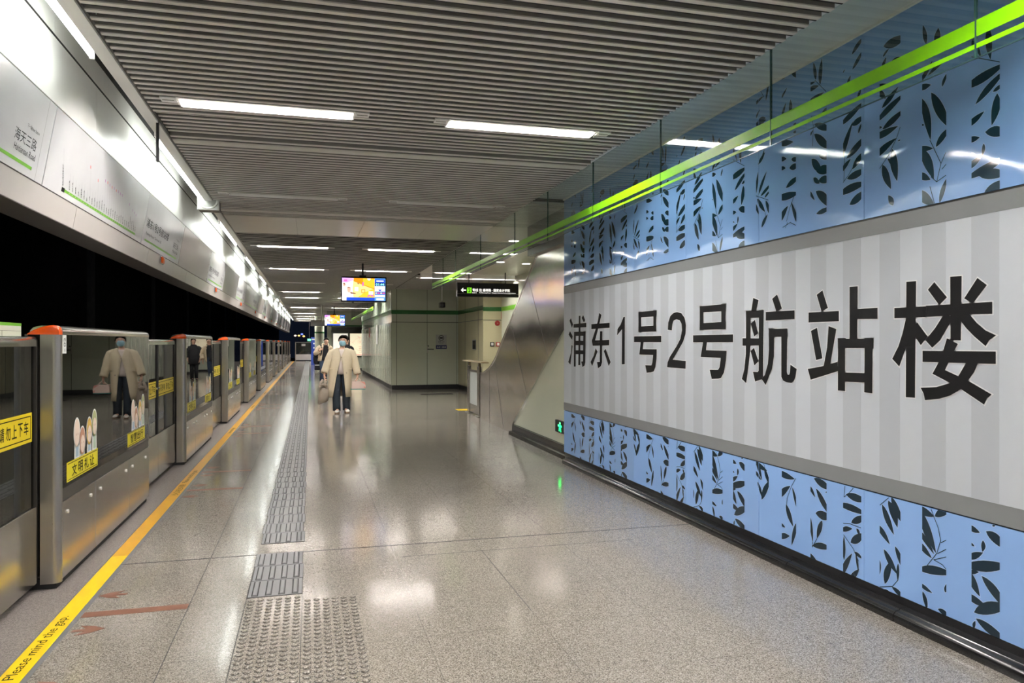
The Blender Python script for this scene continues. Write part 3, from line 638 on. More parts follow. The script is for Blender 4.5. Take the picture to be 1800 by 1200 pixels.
# ---------------------------------------------------------------- platform gates: fixed boxes
GX = -1.42
MT['bolt_zinc'] = mat('bolt_zinc', (0.78, 0.77, 0.75), 0.35, 0.3, var=0.04)
STARTS = [0.23, 4.91, 9.50, 14.16, 18.84, 23.46, 28.14, 32.90, 37.60, 42.25, 46.95, 51.6, 56.3]
BL = 2.51
YU, ZU = (0, 1, 0), (0, 0, 1)
def gate_box(loc, label, num):
    t = thing('platform_gate_box', label, 'platform gate', loc, 'fixed platform gate boxes')
    # near end post: rounded corner towards the platform
    c = [(-0.103, 0.0)] + [(-0.042 + 0.042 * sin(a), 0.042 - 0.042 * cos(a)) for a in [pi / 2 * i / 8 for i in range(9)]] + [(0.0, 0.050), (-0.103, 0.050)]
    g = G(); g.prism([(x, y, 0.035) for x, y in c], (0, 0, 1.462)); g.build('end_post', 'steel_soft', t, smooth='auto')
    g = G(); g.box(-0.182, -0.166, 0.0, BL, 0.05, 1.50); g.build('rear_frame', 'frame_black', t).data
    # orange end cap: domed wedge
    pr = [(-0.172, 1.4975), (-0.168, 1.505), (-0.14, 1.526), (-0.10, 1.543), (-0.06, 1.552), (-0.036, 1.554), (-0.018, 1.549), (-0.006, 1.538), (0.0, 1.520), (0.0, 1.4975)]
    rings = []
    for yy, k in ((-0.003, 0.72), (0.006, 0.93), (0.018, 1.0), (0.05, 1.0)):
        rings.append([(-0.086 + (x + 0.086) * (0.92 + 0.08 * k), yy, 1.4975 + (z - 1.4975) * k) for x, z in pr])
    g = G(); g.loft(rings); g.build('end_cap', 'orange', t, smooth='auto')
    pr2 = [(-0.172, 1.4975), (-0.170, 1.522), (-0.15, 1.542), (-0.11, 1.551), (-0.045, 1.551), (-0.016, 1.544), (-0.002, 1.528), (0.0, 1.510), (-0.004, 1.4975)]
    g = G(); g.loft([[(x, yy, 1.4975 + (z - 1.4975) * k) for x, z in pr2] for yy, k in ((0.05, 1), (BL - 0.03, 1), (BL - 0.008, 0.93), (BL, 0.7))])
    g.build('top_rail', 'steel', t, smooth='auto')
    g = G(); g.box(-0.012, -0.004, 0.05, BL - 0.014, 0.575, 1.4975); g.build('glass_pane', 'gate_glass', t)
    g = G(); g.box(-0.014, -0.003, 0.05, BL - 0.004, 0.505, 0.5755); g.build('lower_band', 'frame_black', t)
    g = G(); g.box(-0.02, -0.0025, BL - 0.014, BL, 0.05, 1.4975); g.box(-0.166, -0.02, BL - 0.01, BL, 0.05, 1.4975); g.build('far_frame', 'steel_soft', t)
    for a, b in ((0.052, 0.752), (0.760, 1.732), (1.740, BL - 0.002)):
        g = G(); g.box(-0.16, 0.0, a, b, 0.045, 0.502, bev=0.003, seg=1); k = g.build('kick_panel', 'steel', t)
        for yy in ((a + 0.095, b - 0.11) if b < 1 else (a + 0.12, b - 0.10) if b < 2 else (a + 0.115, b - 0.15)):
            g = G(); g.cyl((-0.001, yy, 0.427), (0.007, yy, 0.427), 0.012, 14); g.build('bolt', 'bolt_zinc', k)
    g = G(); g.box(-0.15, -0.02, 0.01, BL - 0.01, 0.0045, 0.05); g.build('base', 'rubber_black', t)
    p = G(); p.box(-0.004, -0.0005, 0.053, 0.125, 1.385, 1.495); pl = p.build('number_plate', 'white', t)
    g = G(); add_text(g, num, 0.034, (0.0006, 0.108, 1.425), (0, 0, 1), (0, -1, 0), width=0.055); add_text(g, '米', 0.022, (0.0006, 0.104, 1.393), (0, 0, 1), (0, -1, 0))
    g.build('number', 'ink', pl, fix=False)
    return t
def label_pair(t):
    """the two courtesy stickers on a gate pane (cartoon people over a lime label)"""
    X = -0.0034
    for k, (ya, yb, txt, sp) in enumerate(((0.142, 0.822, '文明礼让', 0), (1.70, 2.345, '智慧出行', 1))):
        s = G(); s.box(-0.004, X, ya, yb, 0.60, 0.72 if k == 0 else 0.712); lb = s.build('courtesy_sticker', 'lime', t)
        g = G()
        for z in (0.608, 0.706): g.box(X, X + .0006, ya + 0.02, yb - 0.02, z, z + 0.004)
        n = len(txt)
        for i, ch in enumerate(txt):
            add_text(g, ch, 0.072, (X + .0008, ya + 0.10 + i * (yb - ya - 0.16) / n, 0.622), YU, ZU, width=0.10, offset=0.012)
        g.build('lettering', 'ink', lb, fix=False)
        # cartoon family, flat cut-outs
        g = G(); gm = ['white', 'hair_brown', 'hair_gold', 'hair_green', 'face', 'cloth_blue', 'cloth_green', 'coral']
        def disc(cy, cz, ry, rz, mi, off):
            g.face([(X + off, cy + ry * cos(a), cz + rz * sin(a)) for a in [2 * pi * q / 20 for q in range(20)]], mi)
        body = yb - ya
        for i, (fy, top, hm, cm) in enumerate(((0.30, 0.965, 0, 5), (0.47, 0.90, 1, 6), (0.70, 0.945, 2, 5), (0.88, 0.985, 3, 6))):
            cy = ya + fy * body
            disc(cy, top - 0.085, 0.068, 0.098, 0, 0.0002); g.face([(X + .0002, cy - 0.055, 0.72), (X + .0002, cy + 0.055, 0.72), (X + .0002, cy + 0.05, top - 0.13), (X + .0002, cy - 0.05, top - 0.13)], 0)
            disc(cy, top - 0.085, 0.058, 0.088, 4 if hm == 0 else hm, 0.0005); disc(cy + 0.006, top - 0.105, 0.044, 0.058, 4, 0.0008)
            g.face([(X + .0008, cy - 0.03, 0.73), (X + .0008, cy + 0.035, 0.73), (X + .0008, cy + 0.028, top - 0.175), (X + .0008, cy - 0.025, top - 0.175)], cm)
            for q in (-0.016, 0.020): disc(cy + q, top - 0.095, 0.004, 0.008, 1, 0.0011)
        if k == 1:
            pass
        g.build('cartoon_family', gm, lb, fix=False)
MT['hair_brown'] = mat('print_brown', (0.42, 0.20, 0.12), 0.5, var=0.03); MT['hair_gold'] = mat('print_gold', (0.62, 0.40, 0.08), 0.5, var=0.03)
MT['hair_green'] = mat('print_olive', (0.36, 0.38, 0.17), 0.5, var=0.03); MT['face'] = mat('print_skin', (0.75, 0.60, 0.50), 0.5, var=0.03)
MT['cloth_blue'] = mat('print_blue', (0.35, 0.46, 0.55), 0.5, var=0.03); MT['cloth_green'] = mat('print_green', (0.45, 0.55, 0.42), 0.5, var=0.03); MT['coral'] = mat('print_coral', (0.7, 0.3, 0.25), 0.5, var=0.03)
for i, y in enumerate(STARTS):
    if i == 0: lab = 'steel and glass platform gate box just left of the camera, cut by the photo edge'
    elif i == 1: lab = 'nearest orange-capped platform gate box, large pane with cartoon courtesy stickers'
    else: lab = '%s orange-capped steel platform gate box counted from the camera' % ORD[i - 1]
    t = gate_box((GX, y, 0), lab, '%02d' % (i + 1))
    if i < 5: label_pair(t)

# sliding leaves between the boxes
LXF = -0.112
def leaf(loc, L, label, side):
    t = thing('sliding_gate_leaf', label, 'platform gate', loc, 'sliding gate leaves')
    pr = [(-0.050, 1.428), (-0.050, 1.468), (-0.042, 1.480), (-0.030, 1.485), (-0.018, 1.484), (-0.006, 1.476), (0, 1.462), (0, 1.428)]
    g = G(); g.prism([(x, 0, z) for x, z in pr], (0, L, 0)); g.build('top_rail', 'steel', t, smooth='auto')
    g = G(); g.box(-0.020, -0.012, 0.03, L - 0.03, 0.498, 1.43); g.build('glass_pane', 'gate_glass', t)
    g = G(); g.box(-0.05, 0, 0, L, 0.05, 0.498, bev=0.003, seg=1); g.build('kick_panel', 'steel', t)
    ye = (L - 0.022, L) if side < 0 else (0.0, 0.022)
    yo = (0.0, 0.03) if side < 0 else (L - 0.03, L)
    g = G(); g.box(-0.05, 0, ye[0], ye[1], 0.498, 1.428); g.build('edge_seal', 'rubber_black', t)
    g = G(); g.box(-0.05, 0, yo[0], yo[1], 0.498, 1.428); g.build('stile', 'frame_black', t)
    s = G(); a, b = (0.04, L - 0.06); s.box(-0.012, -0.0105, a, b, 0.882, 1.050); lb = s.build('warning_sticker', 'yellow_sign', t)
    g = G(); X = -0.0098
    for z in (0.900, 1.027): g.box(X - .0006, X, a + 0.02, b - 0.02, z, z + 0.0055)
    for yy in (a + 0.02, b - 0.0255): g.box(X - .0006, X, yy, yy + 0.0055, 0.900, 1.0325)
    half = (b - a) / 2
    for k, ch in enumerate('灯闪铃响'): add_text(g, ch, 0.075, (X + .0003, a + 0.045 + k * 0.088, 0.930), YU, ZU, width=0.068, offset=0.01)
    for k, ch in enumerate('请勿上下车'): add_text(g, ch, 0.075, (X + .0003, b - 0.47 + k * 0.086, 0.930), YU, ZU, width=0.068, offset=0.01)
    g.build('lettering', 'ink', lb, fix=False)
    h = G(); yh = (L - 0.06) if side < 0 else 0.05
    h.cyl((-0.012, yh, 0.972), (0.004, yh, 0.972), 0.012, 12); h.build('handle', 'chrome', t)
    return t
MT['yellow_sign'] = mat('warning_yellow', (0.74, 0.56, 0.005), 0.35, var=0.05)
prevend = [s + BL for s in STARTS]
for i in range(len(STARTS) - 1):
    a = prevend[i]; b = STARTS[i + 1]; mid = (a + b) / 2
    w = 'gate opening nearest the camera' if i == 0 else '%s gate opening from the camera' % ORD[i]
    leaf((GX + LXF, a + 0.0, 0), mid - a - 0.003, 'sliding glass leaf on the near side of the ' + w, -1)
    leaf((GX + LXF, mid + 0.003, 0), b - mid - 0.012, 'sliding glass leaf on the far side of the ' + w, 1)
# added panel over the nearest leaf's rail, imitating a reflection in glass
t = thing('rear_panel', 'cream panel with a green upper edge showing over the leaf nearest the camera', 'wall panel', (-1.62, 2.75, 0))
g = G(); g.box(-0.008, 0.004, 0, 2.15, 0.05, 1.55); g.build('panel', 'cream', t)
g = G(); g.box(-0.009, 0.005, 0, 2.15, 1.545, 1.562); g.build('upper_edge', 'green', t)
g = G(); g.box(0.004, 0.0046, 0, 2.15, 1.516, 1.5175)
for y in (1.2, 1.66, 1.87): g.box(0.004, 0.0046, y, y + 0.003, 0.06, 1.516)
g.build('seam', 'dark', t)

# end fence closing the platform
t = thing('end_gate', 'low steel and glass fence closing the far end of the platform', 'fence', (-1.1, 61.0, 0))
for x in (0.0, 1.24, 2.0):
    g = G(); g.box(x - 0.03, x + 0.03, -0.03, 0.03, 0, 1.5); g.build('post', 'steel_soft', t)
g = G(); g.box(0.03, 1.97, -0.02, 0.02, 1.44, 1.5); g.build('top_rail', 'steel_soft', t)
g = G(); g.box(0.03, 1.21, -0.015, 0.015, 0.06, 0.52); g.box(1.27, 1.97, -0.015, 0.015, 0.06, 0.52); g.build('kick_panel', 'lip', t)
g = G(); g.box(0.03, 1.21, -0.006, 0.006, 0.52, 1.44); g.box(1.27, 1.97, -0.006, 0.006, 0.52, 1.44); g.build('glass_pane', 'gate_glass', t)
g = G(); g.box(0.45, 0.75, -0.02, -0.012, 1.18, 1.36); g.build('notice', 'lip', t)

# ---------------------------------------------------------------- signs on the fascia
def sgn(g, txt, h, y, v, w=None, mi=0, off=0.0032, offset=0.0, ang=0.0):
    u = Vector((0, cos(ang), 0)) + UPv * sin(ang); vv = Vector((0, -sin(ang), 0)) + UPv * cos(ang)
    add_text(g, txt, h, FP(y, v, off), u, vv, width=w, mi=mi, offset=offset, res=2)
def quad(g, y0, y1, v0, v1, mi, off): g.face([FP(y0, v0, off), FP(y1, v0, off), FP(y1, v1, off), FP(y0, v1, off)], mi)
def plate(g, y0, y1, v0, v1, th=0.010, mi=0): g.prism([FP(y0, v0, 0.0025), FP(y0, v1, 0.0025), FP(y0, v1, -th), FP(y0, v0, -th)], (0, y1 - y0, 0), mi)
def name_sign(P, W, label):
    t = thing('station_name_sign', label, 'station sign', (0, 0, 0), 'station name signs on the fascia')
    g = G(); plate(g, P, P + W, 0.157, 0.634); b = g.build('plate', 'white_sign', t)
    g = G(); quad(g, P + 0.12, P + W - 0.19, 0.200, 0.219, 0, 0.0030); g.build('line_stripe', 'green', t, fix=False)
    g = G(); sgn(g, '浦东1号2号航站楼', 0.088, P + 0.08, 0.332, 1.12, offset=0.006); sgn(g, 'Pudong Airport Terminal 1&2', 0.034, P + 0.125, 0.256, 0.74)
    sgn(g, '海天三路', 0.066, P + W - 0.50, 0.307, 0.315); sgn(g, 'Haitiansan Road', 0.036, P + W - 0.48, 0.256, 0.31); sgn(g, '下一站Next Station', 0.024, P + W - 0.36, 0.404, 0.185)
    g.build('lettering', 'ink', t, fix=False)
    g = G(); quad(g, P + W - 0.12, P + W - 0.114, 0.16, 0.63, 0, 0.0031); g.build('film_edge', 'glass_trim', t, fix=False)
    return t
MT['glass_trim'] = mat('film_edge', (0.45, 0.46, 0.46), 0.2, var=0.05)
STN = ['浦东1号2号航站楼', '海天三路', '远东大道', '凌空路', '川沙', '华夏东路', '创新中路', '唐镇', '广兰路', '金科路', '张江高科', '龙阳路', '世纪公园', '上海科技馆', '世纪大道', '东昌路', '陆家嘴', '南京东路', '人民广场', '南京西路', '静安寺', '江苏路', '中山公园', '娄山关路', '威宁路', '北新泾', '淞虹路', '虹桥2号航站楼', '虹桥火车站', '国家会展中心', '蟠祥路']
def map_sign(P, W, label, full=True):
    t = thing('route_map_sign', label, 'route map', (0, 0, 0), 'route maps on the fascia')
    g = G(); plate(g, P, P + W, 0.157, 0.634); g.build('plate', 'white_sign', t)
    a, b = P + 0.385, P + W - 0.26
    g = G(); quad(g, a, b, 0.193, 0.211, 0, 0.0030); g.build('line_stripe', 'green', t, fix=False)
    g = G(); quad(g, a - 0.06, a, 0.188, 0.216, 0, 0.0030)
    ang = pi - 1.02
    tall = {0: .25, 8: .255, 11: .20, 14: .24, 15: .24, 16: .235, 17: .23, 18: .235, 19: .23, 20: .235, 21: .23, 22: .23, 26: .2, 28: .17, 29: .16, 30: .15}
    n = len(STN)
    for i, s in enumerate(STN):
        y = a + 0.03 + i * (b - a - 0.05) / (n - 1)
        if i == 0: y = a - 0.04
        h = 0.045 + 0.012 * len(s)
        base = 0.222
        d = Vector((0, -0.47, 0)) + UPv * 0.88
        o = FP(y, base, 0.0032)
        if full:
            add_text(g, s, 0.0150, o + d * 0.004, d, Vector((0, -0.88, 0)) - UPv * 0.47, width=0.0165 * len(s), mi=0, res=1, offset=0.025)
        hh = tall.get(i, 0.05 + 0.016 * len(s))
        q = o + d * hh; w = Vector((0, 0.0026, 0))
        g.face([o, o + w, q + w, q], 1)
        if i in tall and i > 7:
            e = q + d * 0.022; w2 = Vector((0, 0.012, 0))
            g.face([q - w2, q + w2 * 0.4, e + w2 * 0.4, e - w2], 3 if i in (8, 11, 15, 17, 19) else 2)
    g.build('lettering', ['ink', 'grey_ink', 'violet_ink', 'red_ink'], t, fix=False)
    g = G()
    for i in range(1, n): 
        y = a + 0.03 + i * (b - a - 0.05) / (n - 1); quad(g, y - 0.003, y + 0.003, 0.197, 0.207, 0, 0.0034)
    g.build('station_tick', 'white', t, fix=False)
    return t
def blank_sign(P, W, label, m='sign_grey'):
    t = thing('blank_sign_panel', label, 'sign panel', (0, 0, 0), 'blank panels on the fascia')
    g = G(); plate(g, P, P + W, 0.157, 0.634); b = g.build('plate', m, t)
    for v in (0.2, 0.3, 0.42, 0.52, 0.61):
        g = G(); c = FP(P + W - 0.06, v, 0.0025); g.cyl(c, c + FN * 0.006, 0.011, 8); g.build('screw', 'chrome', t)
    return t
name_sign(2.94, 2.018, 'white station name sign nearest the camera, ending in a small next-station name')
map_sign(4.972, 2.64, 'large white route map with slanted station names on the fascia')
name_sign(7.625, 2.015, 'white station name sign just past the large route map')
blank_sign(9.655, 2.52, 'blank pinkish metal sign panel beyond the route map and name sign')
name_sign(12.19, 2.1, 'third white station name sign counted from the camera')
blank_sign(14.31, 2.4, 'second blank metal panel from the camera, beyond the third name sign')
name_sign(16.73, 2.0, 'fourth white station name sign counted from the camera')
map_sign(18.75, 2.6, 'second route map counted from the camera', False)
name_sign(21.37, 2.0, 'fifth white station name sign counted from the camera')
blank_sign(23.39, 2.5, 'third blank metal panel from the camera, beyond the fifth name sign')
y = 25.91; n = 6; bn = 3
while y < 58:
    name_sign(y, 2.0, '%s white station name sign counted from the camera, far along' % ORD[n - 1]); y += 2.02; n += 1; bn += 1
    blank_sign(y, 2.62, '%s blank metal panel from the camera, far along the fascia' % ORD[bn]); y += 2.66
blank_sign(-3.9, 6.82, 'blank fascia panel out of the photo, beside the camera', 'white_sign')

# orange door indicator lamps on the lip
for i in range(11):
    y = 8.645 + 4.67 * i
    t = thing('door_indicator_lamp', ('small orange door lamp on the fascia lip, nearest the camera' if i == 0 else 'small red door lamp on the fascia lip, %s from the camera' % ORD[i]), 'indicator lamp', tuple(FP(y, 0.105, 0)), 'door lamps under the fascia signs')
    g = G(); g.box(0.0, 0.018, -0.085, 0.085, -0.042, 0.042, bev=0.008); g.build('housing', 'chrome', t)
    g = G(); g.box(0.012, 0.034, -0.05, 0.05, -0.036, 0.036, bev=0.012); g.build('lens', 'orange', t)

# fluorescent tubes in the trough, in pairs
TY = []
y = 6.76 - 4.42 * 2
while y < 60: TY.append(y); y += 4.42
TY = [-1.96 - 0.1, 2.45] + [6.76 + 4.42 * k for k in range(12)]
tp_ = None
for i, y in enumerate(TY):
    for j in range(2):
        yy = y + j * 1.21
        w = ['near', 'far'][j]
        lab = 'bright fluorescent tube over the gates, %s one of the %s pair from the camera' % (w, ORD[i])
        if tp_ is None:
            t = thing('fluorescent_tube', lab, 'tube light', (-1.235, yy, 3.135), 'fluorescent tubes along the fascia trough')
            g = G(); g.cyl((0, 0.02, 0), (0, 1.18, 0), 0.017, 12); g.build('tube', 'tube_cool', t, smooth='auto')
            g = G(); g.box(-0.02, 0.02, 0.0, 1.2, 0.035, 0.08); g.box(-0.012, 0.012, 0, 0.018, -0.02, 0.04); g.box(-0.012, 0.012, 1.182, 1.2, -0.02, 0.04); g.build('batten', 'lamp_white', t)
            tp_ = t
        else: dup(tp_, (-1.235, yy, 3.135), lab)

# ceiling strip lamps
protos = {}
for i, (ly, on) in enumerate(LAMPS):
    for j, (xa, xb) in enumerate(LX):
        lab = '%s ceiling strip lamp, %s one in the %s row from the camera' % ('lit' if on else 'unlit', ('left', 'right')[j], ORD[max(0, i - 1)])
        if i == 0: lab = '%s ceiling strip lamp behind the camera, %s' % ('lit', ('left', 'right')[j])
        if on not in protos:
            t = thing('ceiling_lamp', lab, 'ceiling lamp', (xa, ly, Z), 'strip lamps between the ceiling slats')
            W = xb - xa
            g = G(); g.prism([(0, -0.055, 0.0), (0, 0.045, 0.018), (0, 0.045, 0.024), (0, -0.055, 0.006)], (W, 0, 0)); g.box(0, W, -0.055, -0.049, 0.004, 0.10); g.box(0, W, -0.055, 0.15, 0.10, 0.108)
            g.prism([(0, 0.150, 0.004), (0, 0.110, 0.10), (0, 0.116, 0.10), (0, 0.155, 0.004)], (W, 0, 0))
            g.box(-0.012, 0, -0.055, 0.15, 0.004, 0.108); g.box(W, W + 0.012, -0.055, 0.15, 0.004, 0.108); g.build('housing', 'lamp_white', t)
            g = G(); g.cyl((0.01, 0.080, 0.0435), (W - 0.01, 0.080, 0.0435), 0.013, 12); g.build('tube', 'tube_warm' if on else 'tube_off', t, smooth='auto')
            for q, s_ in ((-0.012, -1), (W + 0.012, 1)):
                g = G(); g.box(min(q, q + s_ * 0.10), max(q, q + s_ * 0.10), -0.055, 0.045, -0.003, 0.012); g.box(min(q + s_ * .015, q + s_ * .09), max(q + s_ * .015, q + s_ * .09), -0.010, 0.0, -0.0045, -0.003, 1); g.build('end_plate', ['lamp_white', 'stair_dark'], t)
            protos[on] = t
        else: dup(protos[on], (xa, ly, Z), lab)
# lamps over the stair (seen through the glass curtain)
for x_, lab in ((2.60, 'lit strip lamp seen through the glass curtain, over the stair foot'), (3.78, 'lit strip lamp over the stair foot, right of the hanging sign rods')):
    r = dup(protos[1], (x_, 17.95, 3.02), lab)
    for c in r.children:
        if c.name.startswith('tube'): c.data = c.data.copy(); c.data.materials[0] = MT['tube_dim']
for k, (x, y_) in enumerate(((4.43, 15.14), (3.82, 14.96), (3.24, 11.8))):
    t = thing('downlight', ['round downlight in the stair ceiling, right of the curtain edge', 'round downlight in the stair ceiling, beside the green band of the curtain', 'round downlight in the stair ceiling nearest the camera'][k], 'downlight', (x, y_, 3.13), 'downlights in the stair ceiling')
    g = G(); g.loft([[(r * cos(2 * pi * q / 20), r * sin(2 * pi * q / 20), z) for q in range(20)] for r, z in ((0.11, -0.001), (0.108, -0.008), (0.085, -0.006))]); g.build('ring', 'lamp_white', t, smooth='auto')
    g = G(); g.cyl((0, 0, -0.0075), (0, 0, -0.0062), 0.084, 20); g.build('diffuser', 'down', t)

# square loudspeakers under the beam
def speaker(loc, label):
    t = thing('loudspeaker', label, 'loudspeaker', loc, 'square speakers on the beam')
    g = G(); g.box(-0.115, 0.115, 0.0, 0.20, -0.115, 0.11, bev=0.010); g.build('cabinet', 'beam_brown', t)
    g = G(); g.box(-0.12, 0.12, -0.016, 0.0, -0.12, 0.10, bev=0.008); g.build('front_plate', 'white', t)
    g = G(); n = 28
    g.loft([[(r * cos(2 * pi * q / n), yy, -0.01 + r * 0.9 * sin(2 * pi * q / n)) for q in range(n)] for r, yy in ((0.113, -0.015), (0.111, -0.028), (0.100, -0.031), (0.094, -0.022))]); g.build('ring', 'white', t, smooth='auto')
    g = G(); g.loft([[(r * cos(2 * pi * q / n), yy, -0.01 + r * 0.9 * sin(2 * pi * q / n)) for q in range(n)] for r, yy in ((0.0925, -0.021), (0.07, -0.025), (0.02, -0.028))]); g.build('grille', 'grille', t, smooth='auto')
    for a in (-0.107, 0.107):
        for b in (-0.107, 0.087):
            g = G(); g.cyl((a, -0.020, b), (a, -0.012, b), 0.005, 8); g.build('screw', 'chrome', t)
MT['beam_brown'] = mat('speaker_cabinet', (0.30, 0.27, 0.25), 0.5, var=0.06)
MT['grille'] = mat('speaker_grille', (0.50, 0.51, 0.49), 0.5, 0.2, var=0.05)
speaker((-1.135, 9.205, 3.10), 'square white loudspeaker with round grille under the beam')
speaker((-1.135, 27.205, 3.10), 'distant small square loudspeaker far along the beam')
# thin black hanging strap beside the beam
g = G(); g.box(-1.105, -1.09, 6.02, 6.06, 2.80, 3.12); tag(g.build('hanging_strap', 'black'), 'thin black strap hanging from the beam beside the first ceiling lamps', 'strap')
# ---------------------------------------------------------------- glass smoke curtains with green bands
CX = 2.5
def curtain(y0, y1, x, z0, z1, label, far=False):
    t = thing('glass_curtain_pane', label, 'glass pane', (x, y0, 0), 'glass curtain panes hanging from the ceiling')
    L = y1 - y0
    g = G(); g.box(-0.004, 0.004, 0.004, L - 0.004, z0, z1); g.build('glass', 'curtain_glass', t)
    g = G(); g.box(-0.0045, 0.0045, 0.004, L - 0.001, z0 - 0.003, z0); g.box(-0.006, 0.006, 0.0005, 0.0065, z0 - 0.003, z1); g.build('edge', 'glass_edge', t)
    for a, b in ((0.080, 0.144), (0.034, 0.053)):
        g = G(); g.box(-0.0062, -0.0042, 0.004, L - 0.004, z0 + a, z0 + b); g.build('green_band', 'lime_band', t)
    return t
CY = [-4.0, -1.67, -0.34, 0.98, 2.31, 3.64, 5.0, 6.356, 7.70, 9.053, 11.0, 13.007, 14.3, 15.617]
for i in range(len(CY) - 1):
    nm = 'glass curtain pane with lime bands, '
    k = i - 3
    lab = (nm + 'outside the photo, number %d back' % (4 - i)) if i < 3 else 'hanging glass pane with lime bands, %s from the right edge of the photo' % ORD[k]
    curtain(CY[i], CY[i + 1], CX, 2.557, 3.10, lab)
for i in range(5):
    curtain(24.6 + i * 2.7, 27.3 + i * 2.7, 2.0, 2.50, 3.08, 'distant glass pane with lime bands beside the service room, %s from the camera' % ORD[i])

# ---------------------------------------------------------------- blue leaf cladding
SX = 3.0
EDG = [8.60, 7.593, 6.574, 5.545, 4.513, 3.501, 2.479, 1.457, 0.43, -0.6]
P29 = 0.29155
SEQ = {0: 'A', 1: 'B', 2: 'C', 3: 'D', 4: 'E', 5: 'F', 6: 'G'}
# strips counted from the joint at y = 3.501: A sits just left of it; going left A,G,F,E,D,C,B,A...
def strip_list():
    out = []
    order_right = ['B', 'C', 'D', 'E', 'F', 'G', 'A']
    k = 0; y = 3.382
    while y > 0.3:
        out.append((y, order_right[k % 7])); y -= P29; k += 1
    order_left = ['A', 'G', 'F', 'E', 'D', 'C', 'B']
    k = 0; y = 3.670
    while y < 8.62:
        out.append((min(y, 8.60), order_left[k % 7])); y += P29; k += 1
    return out
STR = strip_list()
def lens(u0, z0, u1, z1, w, sgn=1):
    d = Vector((u1 - u0, z1 - z0)); L = d.length
    if L < 1e-6: return []
    d.normalize(); n = Vector((-d.y, d.x)); N_ = 9; top = []; bot = []
    for i in range(N_ + 1):
        s = i / N_; hw = 0.5 * w * (sin(pi * s ** 0.85) ** 0.9 if 0 < s < 1 else 0); bend = 0.10 * w * sgn * sin(pi * s)
        p = Vector((u0, z0)) + d * (L * s)
        top.append(p + n * (hw * 1.1 + bend)); 
        if 0 < i < N_: bot.append(p - n * (hw * 0.9 - bend))
    return [tuple(p) for p in top + bot[::-1]]
def leaf_geo(g, data, yl, z0, z1, y_lo, y_hi, X):
    """one leaf strip whose left edge is at y = yl"""
    Ls, Ss = data; W = 148
    def emit(poly, mi, off):
        poly = clip(clip(poly, 0, W, 0), z0 * 1000, z1 * 1000, 1) if poly else []
        pts = [(yl - p[0] / 1000, p[1] / 1000) for p in poly]
        pts = clip(pts, y_lo, y_hi, 0) if len(pts) > 2 else []
        if len(pts) > 2: g.face([(X - off, a, b) for a, b in pts], mi)
    for i, (a, b, c, d, w) in enumerate(Ls):
        L_ = sqrt((c - a) ** 2 + (d - b) ** 2); w = min(w * 1.08, L_ * 0.5)
        if abs(c - a) > 12:                          # leaves that reach the strip edge are cut by it
            ex = 0.28
            if min(a, c) < 10 or max(a, c) > 138:
                a0, b0, c0, d0 = a, b, c, d
                if a0 < 10 or a0 > 138: a, b = a0 - (c0 - a0) * ex, b0 - (d0 - b0) * ex
                if c0 < 10 or c0 > 138: c, d = c0 + (c0 - a0) * ex, d0 + (d0 - b0) * ex
        p = lens(a, b, c, d, w, 1 if i % 2 else -1)
        if not p: continue
        emit(grow(p, 3.2), 1, 0.0006); emit(p, 0, 0.0011 + i * 0.00003)
    for s in Ss:
        for a, b in zip(s, s[1:]):
            d = Vector((b[0] - a[0], b[1] - a[1]))
            if d.length < 1: continue
            d.normalize(); n = Vector((-d.y, d.x)) * 1.9; e = d * 1.5
            emit([tuple(Vector(a) + n - e), tuple(Vector(a) - n - e), tuple(Vector(b) - n + e), tuple(Vector(b) + n + e)], 0, 0.0018)
for i in range(len(EDG) - 1):
    yh, yl = EDG[i], EDG[i + 1]
    for row, (z0, z1, D) in enumerate(((2.142, 3.196, TOP), (0.116, 0.622, BOT))):
        nm = ('upper', 'lower')[row]; vis = i < 7
        lab = ('%s blue leaf-patterned panel, %s from the left end of the sign wall' % (nm, ORD[i])) if vis else '%s blue leaf-patterned panel beyond the photo edge, %s' % (nm, ORD[i])
        t = thing('leaf_pattern_panel', lab, 'wall panel', (0, 0, 0), '%s blue panels of the sign wall' % nm)
        sfx = '' if row == 0 else '_low'
        g = G(); g.box(SX, SX + 0.010, yl + 0.0015, yh - 0.0015, z0, z1); g.build('glass_sheet', 'blue' + sfx, t)
        g = G()
        for ys, ltr in STR:
            if ys - 0.148 < yh and ys > yl: leaf_geo(g, D[ltr], ys, z0, z1, yl + 0.002, yh - 0.002, SX)
        g.build('leaf_print', ['leaf' + sfx, 'halo' + sfx], t, fix=False)

# ---------------------------------------------------------------- big station board
bd = thing('station_name_board', 'wide grey striped board with the large black station name', 'station sign', (0, 0, 0))
YA, YB = -0.6, 8.60
g = G(); g.box(SX - 0.002, SX + 0.010, YA, YB, 0.722, 2.042)
g.build('face', 'board', bd)
g = G()
for ys, l in STR:
    g.box(SX - 0.0026, SX - 0.002, max(YA, ys - 0.1457), min(ys, YB), 0.724, 2.040)
g.build('stripe', 'board_dark', bd)
g = G(); g.box(SX - 0.004, SX + 0.010, YA, YB, 2.042, 2.130); g.build('upper_band', 'band', bd)
g = G(); g.box(SX - 0.004, SX + 0.010, YA, YB, 0.630, 0.722); g.build('lower_band', 'band', bd)
g = G()
g.box(SX - 0.001, SX + 0.01, YA, YB, 2.130, 2.139); g.build('shadow_gap', 'black', bd)
for nm, polys in CHARS:
    g = G()
    for q_, p in enumerate(polys): g.face([(SX - 0.0042 - q_ * 0.00012, a / 1000, b / 1000) for a, b in p])
    for p in polys: g.face([(SX - 0.0034, a, b) for a, b in grow([(a / 1000, b / 1000) for a, b in p], 0.0055)], 1)
    g.build('character', ['ink', 'char_edge'], bd, fix=False)

